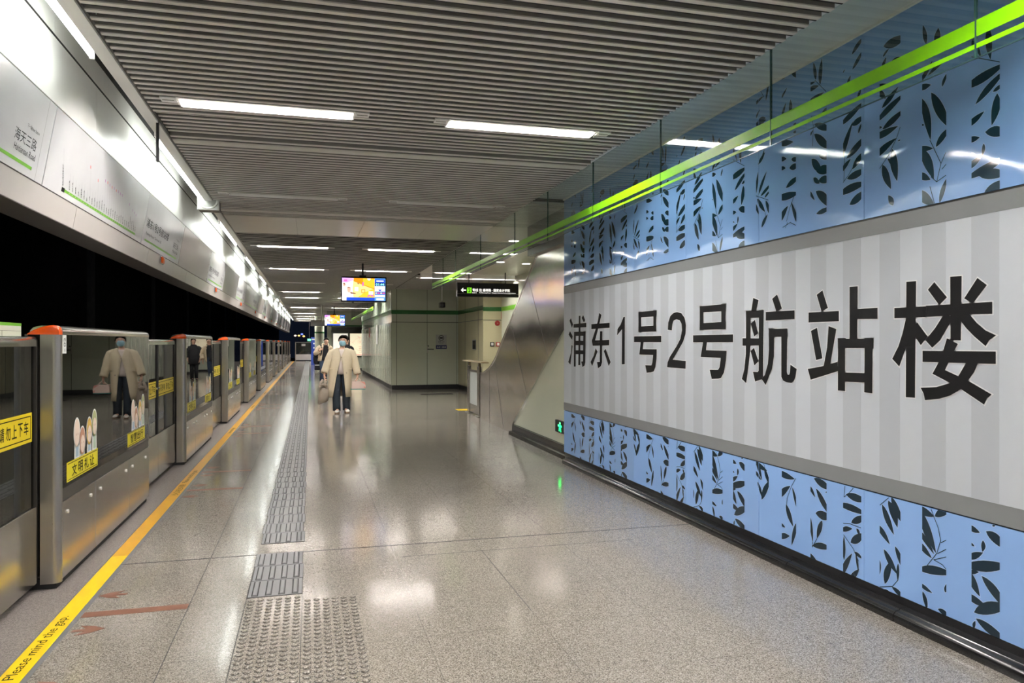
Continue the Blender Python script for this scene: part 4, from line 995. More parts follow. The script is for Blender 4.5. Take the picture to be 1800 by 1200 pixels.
MT['seam'] = mat('steel_seam', (0.12, 0.115, 0.11), 0.4, 0.5, var=0.1); MT['frosted'] = mat('frosted_glass', (0.45, 0.48, 0.46), 0.25, var=0.05); MT['tan_rail'] = mat('tan_rail', (0.42, 0.34, 0.2), 0.3, 0.3, var=0.08)
# ---------------------------------------------------------------- stair side: steel cladding, exit sign, barrier
st = thing('stair_cladding', 'tall slanted brushed steel cladding beside the stair, left of the blue wall', 'steel cladding', (3.12, 0, 0))
pr = [(8.6, 1.812), (11.437, 0.151), (11.44, 0.0), (13.77, 0.0), (13.77, 0.87), (13.6, 0.875), (13.45, 0.893), (13.3, 0.927), (13.05, 0.985), (12.815, 1.066), (12.62, 1.15), (12.44, 1.26), (10.10, 2.70), (8.6, 2.70)]
g = G(); g.prism([(0, a, b) for a, b in pr], (0.09, 0, 0)); g.build('sheet', 'steel_wave', st)
g = G()
for a, b in zip(pr[4:], pr[5:-1]): 
    g.prism([(-0.012, a[0], a[1] - 0.004), (-0.012, b[0], b[1] - 0.004), (-0.012, b[0], b[1] + 0.014), (-0.012, a[0], a[1] + 0.014)], (0.11, 0, 0))
g.prism([(-0.008, 11.445, 0.14), (-0.008, 8.6, 1.806), (-0.008, 8.6, 1.822), (-0.008, 11.445, 0.156)], (0.02, 0, 0))
g.build('edge_trim', 'chrome', st)
g = G()
for (a, b), (c, d) in (((12.62, 1.14), (12.02, 0.03)), ((11.55, 1.78), (10.62, 0.66)), ((10.55, 2.41), (9.6, 1.25)), ((13.02, 0.95), (13.02, 0.02))):
    n = Vector((0, d - b, -(c - a))).normalized() * 0.004
    g.prism([(-0.0012, a + n.y, b + n.z), (-0.0012, a - n.y, b - n.z), (-0.0012, c - n.y, d - n.z), (-0.0012, c + n.y, d + n.z)], (0.002, 0, 0))
g.build('seam', 'seam', st)

t = thing('stair_barrier', 'low steel barrier with glass infill and flat tan rail at the stair foot', 'barrier', (3.2, 0, 0))
for a in (15.15, 14.2):
    g = G(); g.box(-0.025, 0.025, a - 0.10, a + 0.10, 0.012, 0.98, bev=0.006); g.build('post', 'steel', t)
    g = G(); g.box(-0.06, 0.06, a - 0.15, a + 0.15, 0.0, 0.014); g.build('foot_plate', 'steel_soft', t)
    g = G(); g.prism([(-0.02, a - 0.06, 0.97), (-0.02, a + 0.06, 0.97), (-0.02, a + 0.03, 1.06), (-0.02, a - 0.03, 1.06)], (0.04, 0, 0)); g.build('bracket', 'steel', t)
g = G(); g.box(-0.006, 0.006, 14.31, 15.04, 0.20, 0.86); g.build('glass_panel', 'frosted', t)
g = G(); g.box(-0.02, 0.02, 14.30, 15.05, 0.86, 0.90); g.box(-0.012, 0.012, 14.30, 15.05, 0.03, 0.20); g.build('crossbar', 'steel', t)
g = G(); g.box(-0.07, 0.09, 13.75, 15.55, 1.055, 1.085, bev=0.012); g.build('rail', 'tan_rail', t)
t = thing('stair_handrail', 'dark curved handrail end behind the low stair barrier', 'handrail', (3.75, 0, 0))
g = G(); g.tube([(0, 14.4, 0.92), (0, 13.6, 0.93), (0, 13.1, 1.0), (0, 12.4, 1.3), (0, 10.2, 2.7)], 0.04, 10); g.build('rail', 'black_gloss', t, smooth='auto')
g = G(); g.prism([(-0.02, 14.3, 0.0), (-0.02, 14.3, 0.88), (-0.02, 13.1, 0.96), (-0.02, 10.2, 2.62), (-0.02, 10.2, 0.0)], (0.04, 0, 0)); g.build('balustrade', 'steel_soft', t)

def box_sign(): pass
t = thing('exit_sign', 'small black exit sign with a glowing green running figure, low on the cream wall', 'exit sign', (3.135, 8.96, 0.365))
g = G(); g.box(-0.03, 0.0, -0.30, 0.30, -0.078, 0.078, bev=0.004); g.build('case', 'black', t)
g = G()
def flat(pts, mi=0, X=-0.0312): g.face([(X, -a, b) for a, b in pts], mi)
for p in ([(-0.125, 0.062), (-0.075, 0.062), (-0.075, 0.030), (-0.125, 0.030)], [(-0.185, 0.028), (-0.03, 0.022), (-0.03, -0.006), (-0.185, 0.0)], [(-0.135, 0.03), (-0.065, 0.03), (-0.065, -0.03), (-0.135, -0.03)],
          [(-0.145, -0.02), (-0.105, -0.02), (-0.118, -0.062), (-0.15, -0.056)], [(-0.095, -0.02), (-0.065, -0.02), (-0.045, -0.062), (-0.075, -0.066)]): flat(p, 0, -0.0316)
g.build('running_figure', 'exit_green', t, fix=False)
g = G()
for p in ([(-0.17, 0.018), (-0.15, 0.017), (-0.15, 0.006), (-0.17, 0.007)], [(-0.115, 0.054), (-0.085, 0.054), (-0.085, 0.04), (-0.115, 0.04)]): flat(p, 0, -0.0320)
flat([(0.06, 0.05), (0.24, 0.05), (0.24, -0.05), (0.06, -0.05)])
g.build('door_symbol', 'exit_white', t, fix=False)

# ---------------------------------------------------------------- hanging direction sign
t = thing('direction_sign', 'black hanging direction sign with white arrow and green line number', 'hanging sign', (3.29, 17.0, 2.52))
W = 1.48
g = G(); g.box(0, W, -0.06, 0.06, 0, 0.325, bev=0.004); g.build('case', 'sign_black', t)
g = G(); g.box(0.0, W, -0.062, -0.058, 0.062, 0.068); g.build('trim_line', 'steel_soft', t)
for x in (0.29, 1.17):
    g = G(); g.cyl((x, 0, 0.32), (x, 0, 0.585), 0.013, 10); g.build('rod', 'black', t)
UX = (1, 0, 0)
g = G(); yy = -0.0615
g.face([(0.09, yy, 0.152), (0.135, yy, 0.197), (0.153, yy, 0.197), (0.122, yy, 0.163), (0.21, yy, 0.163), (0.21, yy, 0.141), (0.122, yy, 0.141), (0.153, yy, 0.107), (0.135, yy, 0.107)])
g.build('arrow', 'sign_text', t, fix=False)
g = G(); g.box(0.235, 0.343, -0.0615, -0.0605, 0.085, 0.212); lo = g.build('line_number_tile', 'sign_green', t)
g = G(); add_text(g, '2', 0.09, (0.262, -0.0622, 0.104), UX, ZU, width=0.055, offset=0.02); g.build('line_number', 'ink', lo, fix=False)
g = G()
add_text(g, '号线', 0.07, (0.362, yy, 0.122), UX, ZU, width=0.135, offset=0.008); add_text(g, '往 蟠祥路 · 国家会计学院', 0.07, (0.525, yy, 0.122), UX, ZU, width=0.74, offset=0.008)
add_text(g, 'Line 2', 0.026, (0.362, yy, 0.083), UX, ZU, width=0.095); add_text(g, 'To Panxiang Road · Shanghai National Accounting Institute', 0.030, (0.525, yy, 0.078), UX, ZU, width=0.88)
g.build('lettering', 'sign_text', t, fix=False)

# ---------------------------------------------------------------- hanging screens
def screen(loc, label, rod=True):
    t = thing('hanging_screen', label, 'television', loc, 'passenger information screens')
    W, H = 0.93, 0.525
    g = G(); g.box(-W / 2, W / 2, -0.055, 0.055, 0, H, bev=0.008); g.build('housing', 'black_gloss', t)
    g = G(); g.cyl((-0.02, 0, H - 0.02), (-0.02, 0, 3.095 - loc[2]), 0.022, 10); g.box(-0.09, 0.05, -0.03, 0.03, H - 0.004, H + 0.03); g.build('pole', 'black', t)
    for s in (-1, 1):
        p = G(); mts = ['scr_white', 'scr_yellow', 'scr_cream', 'scr_orange', 'scr_violet', 'scr_pink', 'scr_blue', 'scr_sky', 'scr_navy', 'scr_cyan', 'scr_brown', 'scr_skin']
        aw, ah = W - 0.05, H - 0.06
        lay = [0]
        def q(pts, mi):
            lay[0] += 1
            p.face([(s * (-1) * (-aw / 2 + a * aw), s * (0.0555 + 0.00012 * lay[0]), 0.03 + b * ah) for a, b in pts][::1 if s < 0 else 1], mi)
        def r(a, b, c, d, mi): q([(a, c), (b, c), (b, d), (a, d)], mi)
        def mir(a): return a
        r(0, 0.75, 0, 1, 0)
        q([(0.26, 0.14), (0.75, 0.14), (0.75, 1), (0.26, 1), (0.24, 0.5)], 2); q([(0.36, 0.14), (0.75, 0.14), (0.75, 0.55), (0.5, 0.35)], 1)
        q([(0.26, 0.86), (0.52, 0.66), (0.75, 0.50), (0.75, 1), (0.27, 1)], 3); q([(0.48, 0.72), (0.75, 0.54), (0.75, 0.97), (0.48, 1)], 1)
        q([(0, 0.80), (0.10, 0.78), (0.26, 0.9), (0.26, 1), (0, 1)], 4); q([(0.04, 0.84), (0.12, 0.84), (0.12, 0.93), (0.04, 0.93)], 5)
        q([(0.57, 0.99), (0.66, 0.99), (0.64, 0.90), (0.60, 0.90)], 0)
        q([(0.29, 0.42), (0.37, 0.42), (0.37, 0.60), (0.29, 0.60)], 0); q([(0.44, 0.34), (0.53, 0.34), (0.53, 0.50), (0.44, 0.50)], 3); q([(0.455, 0.37), (0.515, 0.37), (0.515, 0.47), (0.455, 0.47)], 2)
        q([(0.46, 0.64), (0.49, 0.64), (0.50, 0.82), (0.465, 0.82)], 5); q([(0.35, 0.74), (0.385, 0.72), (0.38, 0.78), (0.355, 0.80)], 10)
        q([(0.11, 0.58), (0.14, 0.60), (0.19, 0.58), (0.20, 0.48), (0.18, 0.36), (0.15, 0.33), (0.12, 0.40)], 11); q([(0.11, 0.56), (0.14, 0.61), (0.19, 0.58), (0.19, 0.54), (0.15, 0.565)], 10)
        q([(0.18, 0.38), (0.23, 0.36), (0.32, 0.33), (0.30, 0.29), (0.20, 0.30)], 10); q([(0.01, 0.72), (0.06, 0.76), (0.08, 0.70), (0.07, 0.62), (0.03, 0.62)], 11); q([(0.0, 0.74), (0.05, 0.78), (0.08, 0.72), (0.06, 0.69), (0.03, 0.74)], 10)
        q([(0.61, 0.28), (0.72, 0.28), (0.72, 0.42), (0.61, 0.42)], 0)
        q([(0.57, 0.20), (0.61, 0.17), (0.65, 0.24), (0.69, 0.18), (0.74, 0.22), (0.69, 0.27), (0.62, 0.27)], 5)
        r(0.10, 0.75, 0.0, 0.14, 6); r(0, 0.09, 0, 0.14, 0)
        r(0.75, 1, 0, 1, 7)
        r(0.76, 0.99, 0.80, 0.96, 6); r(0.79, 0.96, 0.86, 0.91, 0); r(0.755, 0.995, 0.66, 0.80, 8)
        r(0.76, 0.99, 0.53, 0.65, 0); r(0.76, 0.99, 0.42, 0.52, 0); q([(0.83, 0.50), (0.92, 0.50), (0.875, 0.42)], 6); r(0.755, 0.995, 0.29, 0.39, 8)
        for k in range(4): r(0.765 + k * 0.058, 0.81 + k * 0.058, 0.315, 0.37, 5 if k % 2 else 0)
        r(0.76, 0.99, 0.17, 0.26, 0); r(0.79, 0.96, 0.03, 0.11, 0)
        sc = p.build('display', mts, t, fix=False)
        c = G(); u = (-s, 0, 0)
        add_text(c, '01:44', 0.05, (s * (-1) * (-aw / 2 + 0.775 * aw), s * 0.0612, 0.03 + 0.68 * ah), (-s, 0, 0), ZU, width=0.175, offset=0.02)
        c.build('clock_digits', 'scr_cyan', sc, fix=False)
    g = G(); g.box(-0.24, -0.20, -0.03, 0.03, -0.015, 0.0); g.build('sensor', 'black', t)
    return t
screen((1.076, 15.7, 2.29), 'bright hanging screen with an orange advert, the nearer of the two')
screen((1.08, 34.5, 2.195), 'smaller, more distant hanging screen above the walking people')
# ---------------------------------------------------------------- service room fittings
Yr = 23.0
t = thing('door_plate', 'grey no-entry plate with a navy lower strip on the service room door', 'door sign', (3.96, Yr - 0.006, 1.476))
g = G(); g.box(-0.17, 0.17, -0.014, -0.004, -0.105, 0.225); g.build('plate', 'plate_grey', t)
g = G(); g.box(-0.17, 0.17, -0.014, -0.004, -0.225, -0.105); lo = g.build('navy_strip', 'navy', t)
g = G()
for q in range(24):
    a, b = 2 * pi * q / 24, 2 * pi * (q + 1) / 24
    g.face([(0.085 * cos(a), -0.0148, 0.12 + 0.085 * sin(a)), (0.085 * cos(b), -0.0148, 0.12 + 0.085 * sin(b)), (0.068 * cos(b), -0.0148, 0.12 + 0.068 * sin(b)), (0.068 * cos(a), -0.0148, 0.12 + 0.068 * sin(a))])
g.face([(-0.05, -0.0148, 0.10), (0.05, -0.0148, 0.10), (0.05, -0.0148, 0.14), (-0.05, -0.0148, 0.14)])
add_text(g, '旅客止步', 0.045, (-0.10, -0.0148, -0.025), UX, ZU, width=0.20); add_text(g, 'Staff Only', 0.022, (-0.075, -0.0148, -0.07), UX, ZU, width=0.15)
g.build('lettering', 'ink', t, fix=False)
g = G(); add_text(g, 'A-02', 0.04, (-0.14, -0.0148, -0.185), UX, ZU); add_text(g, '设备房', 0.055, (0.01, -0.0148, -0.192), UX, ZU, width=0.14); g.build('room_name', 'white', lo, fix=False)
g = G(); g.box(3.53, 4.447, 22.990, 22.996, 0.145, 2.07); dr = struct(g.build('door_1', 'cream_dim'))
g = G(); g.box(3.51, 3.55, 22.975, 22.989, 1.135, 1.335, bev=0.003, mi=1); g.tube([(3.53, 22.98, 1.245), (3.53, 22.935, 1.245), (3.72, 22.935, 1.245)], 0.013, 10); g.cyl((3.55, 22.96, 1.345), (3.55, 22.988, 1.345), 0.02, 10)
g.build('door_handle', ['black', 'steel_soft'], dr)
t = thing('door_vision_slot', 'narrow dark vision slot in the door on the room side wall', 'vision panel', (4.5, 20.6, 1.39))
g = G(); g.box(-0.012, -0.004, -0.24, 0.24, -0.145, 0.145); g.build('frame', 'stair_dark', t)
g = G(); g.box(-0.014, -0.011, -0.20, 0.20, -0.12, 0.12); g.build('glass', 'black_gloss', t)
t = thing('alarm_bell', 'round dark red alarm bell on the cream wall beside the steel cladding', 'alarm bell', (4.89, 19.5, 1.975))
g = G(); n = 24
g.loft([[(r * cos(2 * pi * q / n), yy, r * sin(2 * pi * q / n)) for q in range(n)] for r, yy in ((0.072, -0.004), (0.074, -0.02), (0.066, -0.042), (0.03, -0.055))]); g.build('gong', 'red', t, smooth='auto')
g = G(); g.cyl((0, -0.06, 0), (0, -0.05, 0), 0.012, 10); g.build('screw', 'chrome', t)
for x, m, nm, lab in ((4.745, 'black', 'switch_plate', 'small dark switch plate with pale button, left of the red call point'), (4.91, 'red', 'fire_call_point', 'red square fire call point with white centre on the cream wall')):
    t = thing(nm, lab, 'wall switch', (x, 19.5, 1.405))
    g = G(); g.box(-0.055, 0.055, -0.035, -0.004, -0.06, 0.06, bev=0.006); g.build('case', m, t)
    g = G(); g.box(-0.032, 0.032, -0.039, -0.034, -0.032, 0.038, bev=0.002, seg=1); g.build('face', 'white', t)
t = thing('fire_notice', 'small dark red notice high on the cream wall, partly behind the steel edge', 'notice', (5.06, 19.5, 2.19))
g = G(); g.box(-0.06, 0.10, -0.012, -0.004, -0.10, 0.10); g.build('plate', 'red', t)
g = G(); g.box(-0.03, 0.03, -0.0135, -0.0118, -0.06, 0.06); g.build('symbol', 'white', t)
t = thing('security_camera', 'black security camera on a thin rod in front of the service room', 'security camera', (3.55, 20.5, 2.47))
g = G(); g.cyl((0, 0, 0.14), (0, 0, 0.622), 0.012, 8); g.build('rod', 'white', t)
g = G(); g.box(-0.075, 0.075, -0.14, 0.10, -0.05, 0.10, bev=0.02); g.build('housing', 'black_gloss', t)
g = G(); g.cyl((-0.02, -0.16, 0.02), (-0.02, -0.13, 0.02), 0.045, 14); g.build('lens', 'black', t)
g = G(); g.box(-0.02, 0.02, -0.02, 0.02, 0.09, 0.15); g.build('bracket', 'steel_soft', t)
# strips on the ribbed wall
t = thing('paper_notice', 'white vertical paper notice on the shiny ribbed room wall', 'notice', (2.37, 27.6, 1.75))
g = G(); g.box(-0.003, 0.0, -0.28, 0.28, -0.36, 0.36); g.build('sheet', 'white', t)
t = thing('red_notice', 'small red sticker on the shiny ribbed room wall', 'notice', (2.37, 31.2, 1.86))
g = G(); g.box(-0.003, 0.0, -0.13, 0.13, -0.2, 0.2); g.build('sheet', 'red_ink', t)

# ---------------------------------------------------------------- lit maps on the far cross wall
def map_box(x0, x1, label, m):
    t = thing('lit_map_board', label, 'map board', ((x0 + x1) / 2, 40.0, 0.76), 'lit map boards on the far wall')
    w = (x1 - x0) / 2
    g = G(); g.box(-w, w, -0.10, -0.005, -0.05, 1.22, bev=0.006); g.build('case', 'black_gloss', t)
    g = G(); g.box(-w + 0.035, w - 0.035, -0.104, -0.098, 0.0, 1.17); f = g.build('lit_face', m, t)
    random.seed(int(x0 * 100)); g = G()
    def ln(a, b, c, d, wd, mi):
        n = Vector((-(d - b), c - a)); 
        if n.length < 1e-6: return
        n.normalize(); n *= wd
        g.face([(a + n.x, -0.1046, b + n.y), (a - n.x, -0.1046, b - n.y), (c - n.x, -0.1046, d - n.y), (c + n.x, -0.1046, d + n.y)], mi)
    for k in range(9):
        x = random.uniform(-w + .1, w - .1); z = random.uniform(0.2, 1.1); px, pz = x, z
        for s in range(3):
            qx = min(w - .06, max(-w + .06, px + random.uniform(-.25, .25))); qz = min(1.12, max(.15, pz + random.uniform(-.25, .25))); ln(px, pz, qx, qz, 0.003, 0); px, pz = qx, qz
    for k in range(4): ln(w - 0.32, 0.18 + k * 0.1, w - 0.12, 0.18 + k * 0.1, 0.008, 0)
    ln(-w + 0.10, 0.06, w - 0.1, 0.06, 0.012, 1); ln(-w + 0.15, 0.09, -w + 0.3, 0.09, 0.03, 1)
    g.build('map_lines', ['map_ink', 'map_red'], f, fix=False)
map_box(1.13, 1.95, 'left lit map board on the far wall, partly hidden by the walking person', 'map_light')
map_box(1.99, 2.80, 'right lit map board on the far wall', 'map_cream')
g = G(); g.box(1.08, 2.85, 39.93, 39.99, 1.99, 2.27); tag(g.build('board_header', 'sign_black'), 'black header band above the two lit map boards', 'sign band')
# hanging white lantern box, blue totem, green exit light and pipes near the far end
MT['navy_bright'] = mat('totem_blue', (0.03, 0.07, 0.36), 0.35, var=0.05)
t = thing('blue_totem', 'tall blue information totem by the far fence', 'information totem', (0.22, 50.0, 0))
g = G(); g.box(-0.16, 0.16, -0.08, 0.08, 0.0, 1.8, bev=0.01); g.build('body', 'navy_bright', t)
g = G()
for k in range(4): g.cyl((0.02, -0.084, 0.55 + k * 0.28), (0.02, -0.081, 0.55 + k * 0.28), 0.05, 12)
g.box(-0.12, 0.12, -0.084, -0.081, 1.62, 1.70); g.build('symbols', 'white', t)
t = thing('far_exit_light', 'small green exit light beside the blue totem', 'exit sign', (-0.05, 49.5, 1.62))
g = G(); g.box(-0.14, 0.14, -0.05, 0.05, -0.10, 0.10); g.build('case', 'black', t)
g = G(); g.box(-0.10, 0.10, -0.053, -0.049, -0.06, 0.07); g.build('lit_face', 'led_green', t)
g = G(); g.cyl((0, 0, 0.10), (0, 0, 1.47), 0.012, 8); g.build('rod', 'steel_soft', t)
t = thing('sign_box', 'grey hanging box sign in front of the far column', 'hanging sign', (0.48, 46.5, 2.45))
g = G(); g.box(-0.45, 0.45, -0.08, 0.08, 0.0, 0.36, bev=0.01); g.build('case', 'plate_grey', t)
for x in (-0.3, 0.3):
    g = G(); g.cyl((x, 0, 0.35), (x, 0, 0.64), 0.014, 8); g.build('rod', 'steel_soft', t)
t = thing('hanging_pole', 'thin steel pole with a small camera near the far screen', 'security camera', (0.50, 33.5, 2.35))
g = G(); g.cyl((0, 0, 0), (0, 0, 0.74), 0.018, 8); g.build('pole', 'steel_soft', t)
g = G(); g.box(-0.20, -0.02, -0.12, 0.05, 0.10, 0.22, bev=0.02); g.build('housing', 'white', t)
# city lights far out in the night
for k, (x, m, z) in enumerate(((-2.58, 'street_white', 2.72), (-1.94, 'street_lamp', 2.72), (-1.10, 'street_lamp', 2.60), (-1.42, 'street_blue', 2.98))):
    t = thing('street_lamp', ['leftmost pale street lamp in the night beyond the platform', 'warm street lamp, second from the left in the night', 'rightmost and lowest warm street lamp in the night', 'blue light above the warm street lamps in the night'][k], 'street light', (x, 140, -1.3), 'distant lights beyond the platform end')
    g = G(); g.ell((0, 0, z + 1.3), (0.22, 0.15, 0.15)); g.build('lantern', m, t, smooth=True)
    g = G(); g.cyl((0, 0.25, 0), (0, 0.25, z + 1.3), 0.05, 8); g.build('mast', 'pilaster', t)

# ---------------------------------------------------------------- people
MT['skin'] = mat('skin', (0.60, 0.36, 0.26), 0.5, var=0.04); MT['hair'] = mat('hair_black', (0.012, 0.009, 0.008), 0.75, spec=0.2, var=0.2)
MT['coat'] = mat('cream_wool', (0.62, 0.53, 0.38), 0.9, var=0.07, vscale=30, bump=0.25, bscale=120); MT['denim'] = mat('dark_denim', (0.022, 0.032, 0.046), 0.8, var=0.25, vscale=14)
MT['jeans'] = mat('blue_jeans', (0.025, 0.045, 0.085), 0.8, var=0.25, vscale=14); MT['sweater'] = mat('pale_pink_knit', (0.66, 0.57, 0.53), 0.85, var=0.05)
MT['mask'] = mat('mask_blue', (0.33, 0.58, 0.70), 0.7, var=0.05, vscale=60); MT['shoe_white'] = mat('shoe_white', (0.72, 0.70, 0.66), 0.5, var=0.04); MT['sole'] = mat('sole_brown', (0.17, 0.11, 0.07), 0.6, var=0.1)
MT['puffer'] = mat('beige_puffer', (0.58, 0.46, 0.32), 0.55, var=0.06); MT['black_cloth'] = mat('black_cloth', (0.012, 0.012, 0.016), 0.8, var=0.2)
MT['bag_taupe'] = mat('taupe_leather', (0.33, 0.275, 0.225), 0.45, var=0.12, vscale=10); MT['scarf'] = mat('scarf_print', (0.36, 0.30, 0.24), 0.8, var=0.7, vscale=32)
MT['bag_pink'] = mat('pale_pink_box', (0.68, 0.52, 0.46), 0.5, var=0.04); MT['teal'] = mat('teal_board', (0.05, 0.22, 0.19), 0.5, var=0.05)
MT['eye_white'] = mat('eye_white', (0.75, 0.73, 0.70), 0.3, var=0.02); MT['lips'] = mat('lips', (0.42, 0.16, 0.14), 0.5, var=0.05)

def skin_body(parent, J, hands):
    """one continuous figure grown over a skeleton of joints; hands: list of (wrist key, palm dir, finger dir, curl dir)"""
    V = []; E = []; R = []
    idx = {}
    def v(k, p, r):
        idx[k] = len(V); V.append(tuple(p)); R.append(r); return idx[k]
    def e(a, b): E.append((idx[a], idx[b]))
    for k, (p, r) in J['pts'].items(): v(k, p, r)
    for a, b in J['edges']: e(a, b)
    for n, (wk, pd, side, cd) in enumerate(hands):
        w = Vector(V[idx[wk]]); pd = Vector(pd).normalized(); side = Vector(side).normalized(); cd = Vector(cd).normalized()
        pk = 'palm%d' % n; v(pk, w + pd * 0.055, (0.030, 0.020)); e(wk, pk)
        for f in range(4):
            o = (f - 1.5) * 0.0185; L = (0.062, 0.074, 0.070, 0.055)[f]
            b0 = w + pd * 0.085 + side * o
            a0, a1, a2 = 'f%d%da' % (n, f), 'f%d%db' % (n, f), 'f%d%dc' % (n, f)
            v(a0, b0, 0.0095); v(a1, b0 + (pd * 0.75 + cd * 0.55).normalized() * L * 0.5, 0.0085); v(a2, b0 + (pd * 0.75 + cd * 0.55).normalized() * L * 0.5 + (pd * 0.15 + cd).normalized() * L * 0.5, 0.0075)
            e(pk, a0); e(a0, a1); e(a1, a2)
        t0, t1 = 't%da' % n, 't%db' % n
        v(t0, w + pd * 0.045 - side * 0.036 + cd * 0.012, 0.011); v(t1, w + pd * 0.080 - side * 0.045 + cd * 0.034, 0.009); e(pk, t0); e(t0, t1)
    me = bpy.data.meshes.new('body'); me.from_pydata(V, E, [])
    o = bpy.data.objects.new('body', me); COL.objects.link(o)
    md = o.modifiers.new('skin', 'SKIN'); md.use_smooth_shade = True; md.branch_smoothing = 0.3
    for i, s in enumerate(me.skin_vertices[0].data):
        r = R[i]; s.radius = r if isinstance(r, tuple) else (r, r); s.use_root = (i == 0)
    sb = o.modifiers.new('sub', 'SUBSURF'); sb.levels = 2; sb.render_levels = 2
    dg = bpy.context.evaluated_depsgraph_get(); dg.update()
    m2 = bpy.data.meshes.new_from_object(o.evaluated_get(dg)); m2.name = 'body'
    bpy.data.objects.remove(o); bpy.data.meshes.remove(me)
    for p in m2.polygons: p.use_smooth = True
    m2.materials.clear(); m2.materials.append(MT['skin'])
    b = bpy.data.objects.new('body', m2); COL.objects.link(b); b.parent = parent
    return b
def limb(g, secs, mi=0, n=18):
    """tube with level elliptical sections (x, y, z, rx, ry)"""
    g.loft([[(x + rx * cos(2 * pi * k / n), y + ry * sin(2 * pi * k / n), z) for k in range(n)] for x, y, z, rx, ry in secs], mi)
def skel(head, neck, chest, pelvis, shL, elL, wrL, shR, elR, wrR, hipL, knL, anL, hipR, knR, anR, face=(0, -1, 0), hr=0.082):
    H = Vector(head); F = Vector(face).normalized(); S_ = F.cross(Vector((0, 0, 1))).normalized()
    mid = (Vector(chest) + Vector(pelvis)) / 2
    pts = {'pelvis': (pelvis, (0.125, 0.095)), 'spine': (mid, (0.115, 0.085)), 'chest': (chest, (0.135, 0.09)), 'neck': (neck, 0.050), 'jaw': (H + Vector((0, 0, -0.055)) + F * 0.018, (0.058, 0.062)), 'head': (H + Vector((0, 0, 0.01)), (hr * 0.92, hr * 1.05)), 'crown': (H + Vector((0, 0, 0.075)) - F * 0.008, (0.062, 0.068)),
           'nose': (H + F * 0.102 + Vector((0, 0, -0.012)), 0.011), 'earl': (H + S_ * 0.083 - F * 0.005, (0.012, 0.016)), 'earr': (H - S_ * 0.083 - F * 0.005, (0.012, 0.016)),
           'shL': (shL, 0.060), 'elL': (elL, 0.042), 'wrL': (wrL, 0.026), 'shR': (shR, 0.060), 'elR': (elR, 0.042), 'wrR': (wrR, 0.026),
           'hipL': (hipL, 0.085), 'knL': (knL, 0.056), 'anL': (anL, 0.038), 'hipR': (hipR, 0.085), 'knR': (knR, 0.056), 'anR': (anR, 0.038),
           'toeL': (Vector(anL) + F * 0.13 + Vector((0, 0, -0.035)), 0.030), 'toeR': (Vector(anR) + F * 0.13 + Vector((0, 0, -0.035)), 0.030)}
    ed = [('pelvis', 'spine'), ('spine', 'chest'), ('chest', 'neck'), ('neck', 'jaw'), ('jaw', 'head'), ('head', 'crown'), ('head', 'nose'), ('head', 'earl'), ('head', 'earr'), ('chest', 'shL'), ('shL', 'elL'), ('elL', 'wrL'), ('chest', 'shR'), ('shR', 'elR'), ('elR', 'wrR'), ('pelvis', 'hipL'), ('hipL', 'knL'), ('knL', 'anL'), ('anL', 'toeL'), ('pelvis', 'hipR'), ('hipR', 'knR'), ('knR', 'anR'), ('anR', 'toeR')]
    return {'pts': pts, 'edges': ed}
def eyes(t, H, F, sc=1.0, mouth=True):
    H = Vector(H); F = Vector(F).normalized(); S_ = F.cross(Vector((0, 0, 1))).normalized()
    for s in (-1, 1):
        p = H + F * 0.077 + S_ * 0.031 * s + Vector((0, 0, 0.018))
        g = G(); g.ell(p, (0.0125, 0.010, 0.0065), 0, 10, 6); g.ell(p + F * 0.005, (0.0065, 0.0065, 0.0065), 1, 8, 6); g.box(p.x - 0.016, p.x + 0.016, p.y - 0.004 + F.y * 0.004, p.y + 0.004 + F.y * 0.004, p.z + 0.022, p.z + 0.0255, 1); g.build('eye', ['eye_white', 'hair'], t, smooth=True)
    if mouth:
        p = H + F * 0.080 + Vector((0, 0, -0.052))
        g = G(); g.ell(p, (0.024, 0.008, 0.008), 0, 10, 6); g.build('mouth', 'lips', t, smooth=True)
def hair_cap(t, H, F, bun=None, back=0.02, low=-0.30, fr=0.66):
    H = Vector(H); F = Vector(F).normalized()
    b = bmesh.new(); bmesh.ops.create_uvsphere(b, u_segments=20, v_segments=14, radius=1)
    dele = []
    for w in b.verts:
        p = w.co.copy(); w.co = H + Vector((p.x * 0.092, p.y * 0.104, p.z * 0.105)) - F * back + Vector((0, 0, 0.022))
        if p.dot(F) > 0.34 and p.z < fr: dele.append(w)
        elif p.z < low: dele.append(w)
    bmesh.ops.delete(b, geom=dele, context='VERTS')
    g = G(); g.merge(b)
    if bun: g.ell(H + Vector(bun), (0.05, 0.05, 0.05))
    return g.build('hair', 'hair', t, smooth=True, sol=0.012)
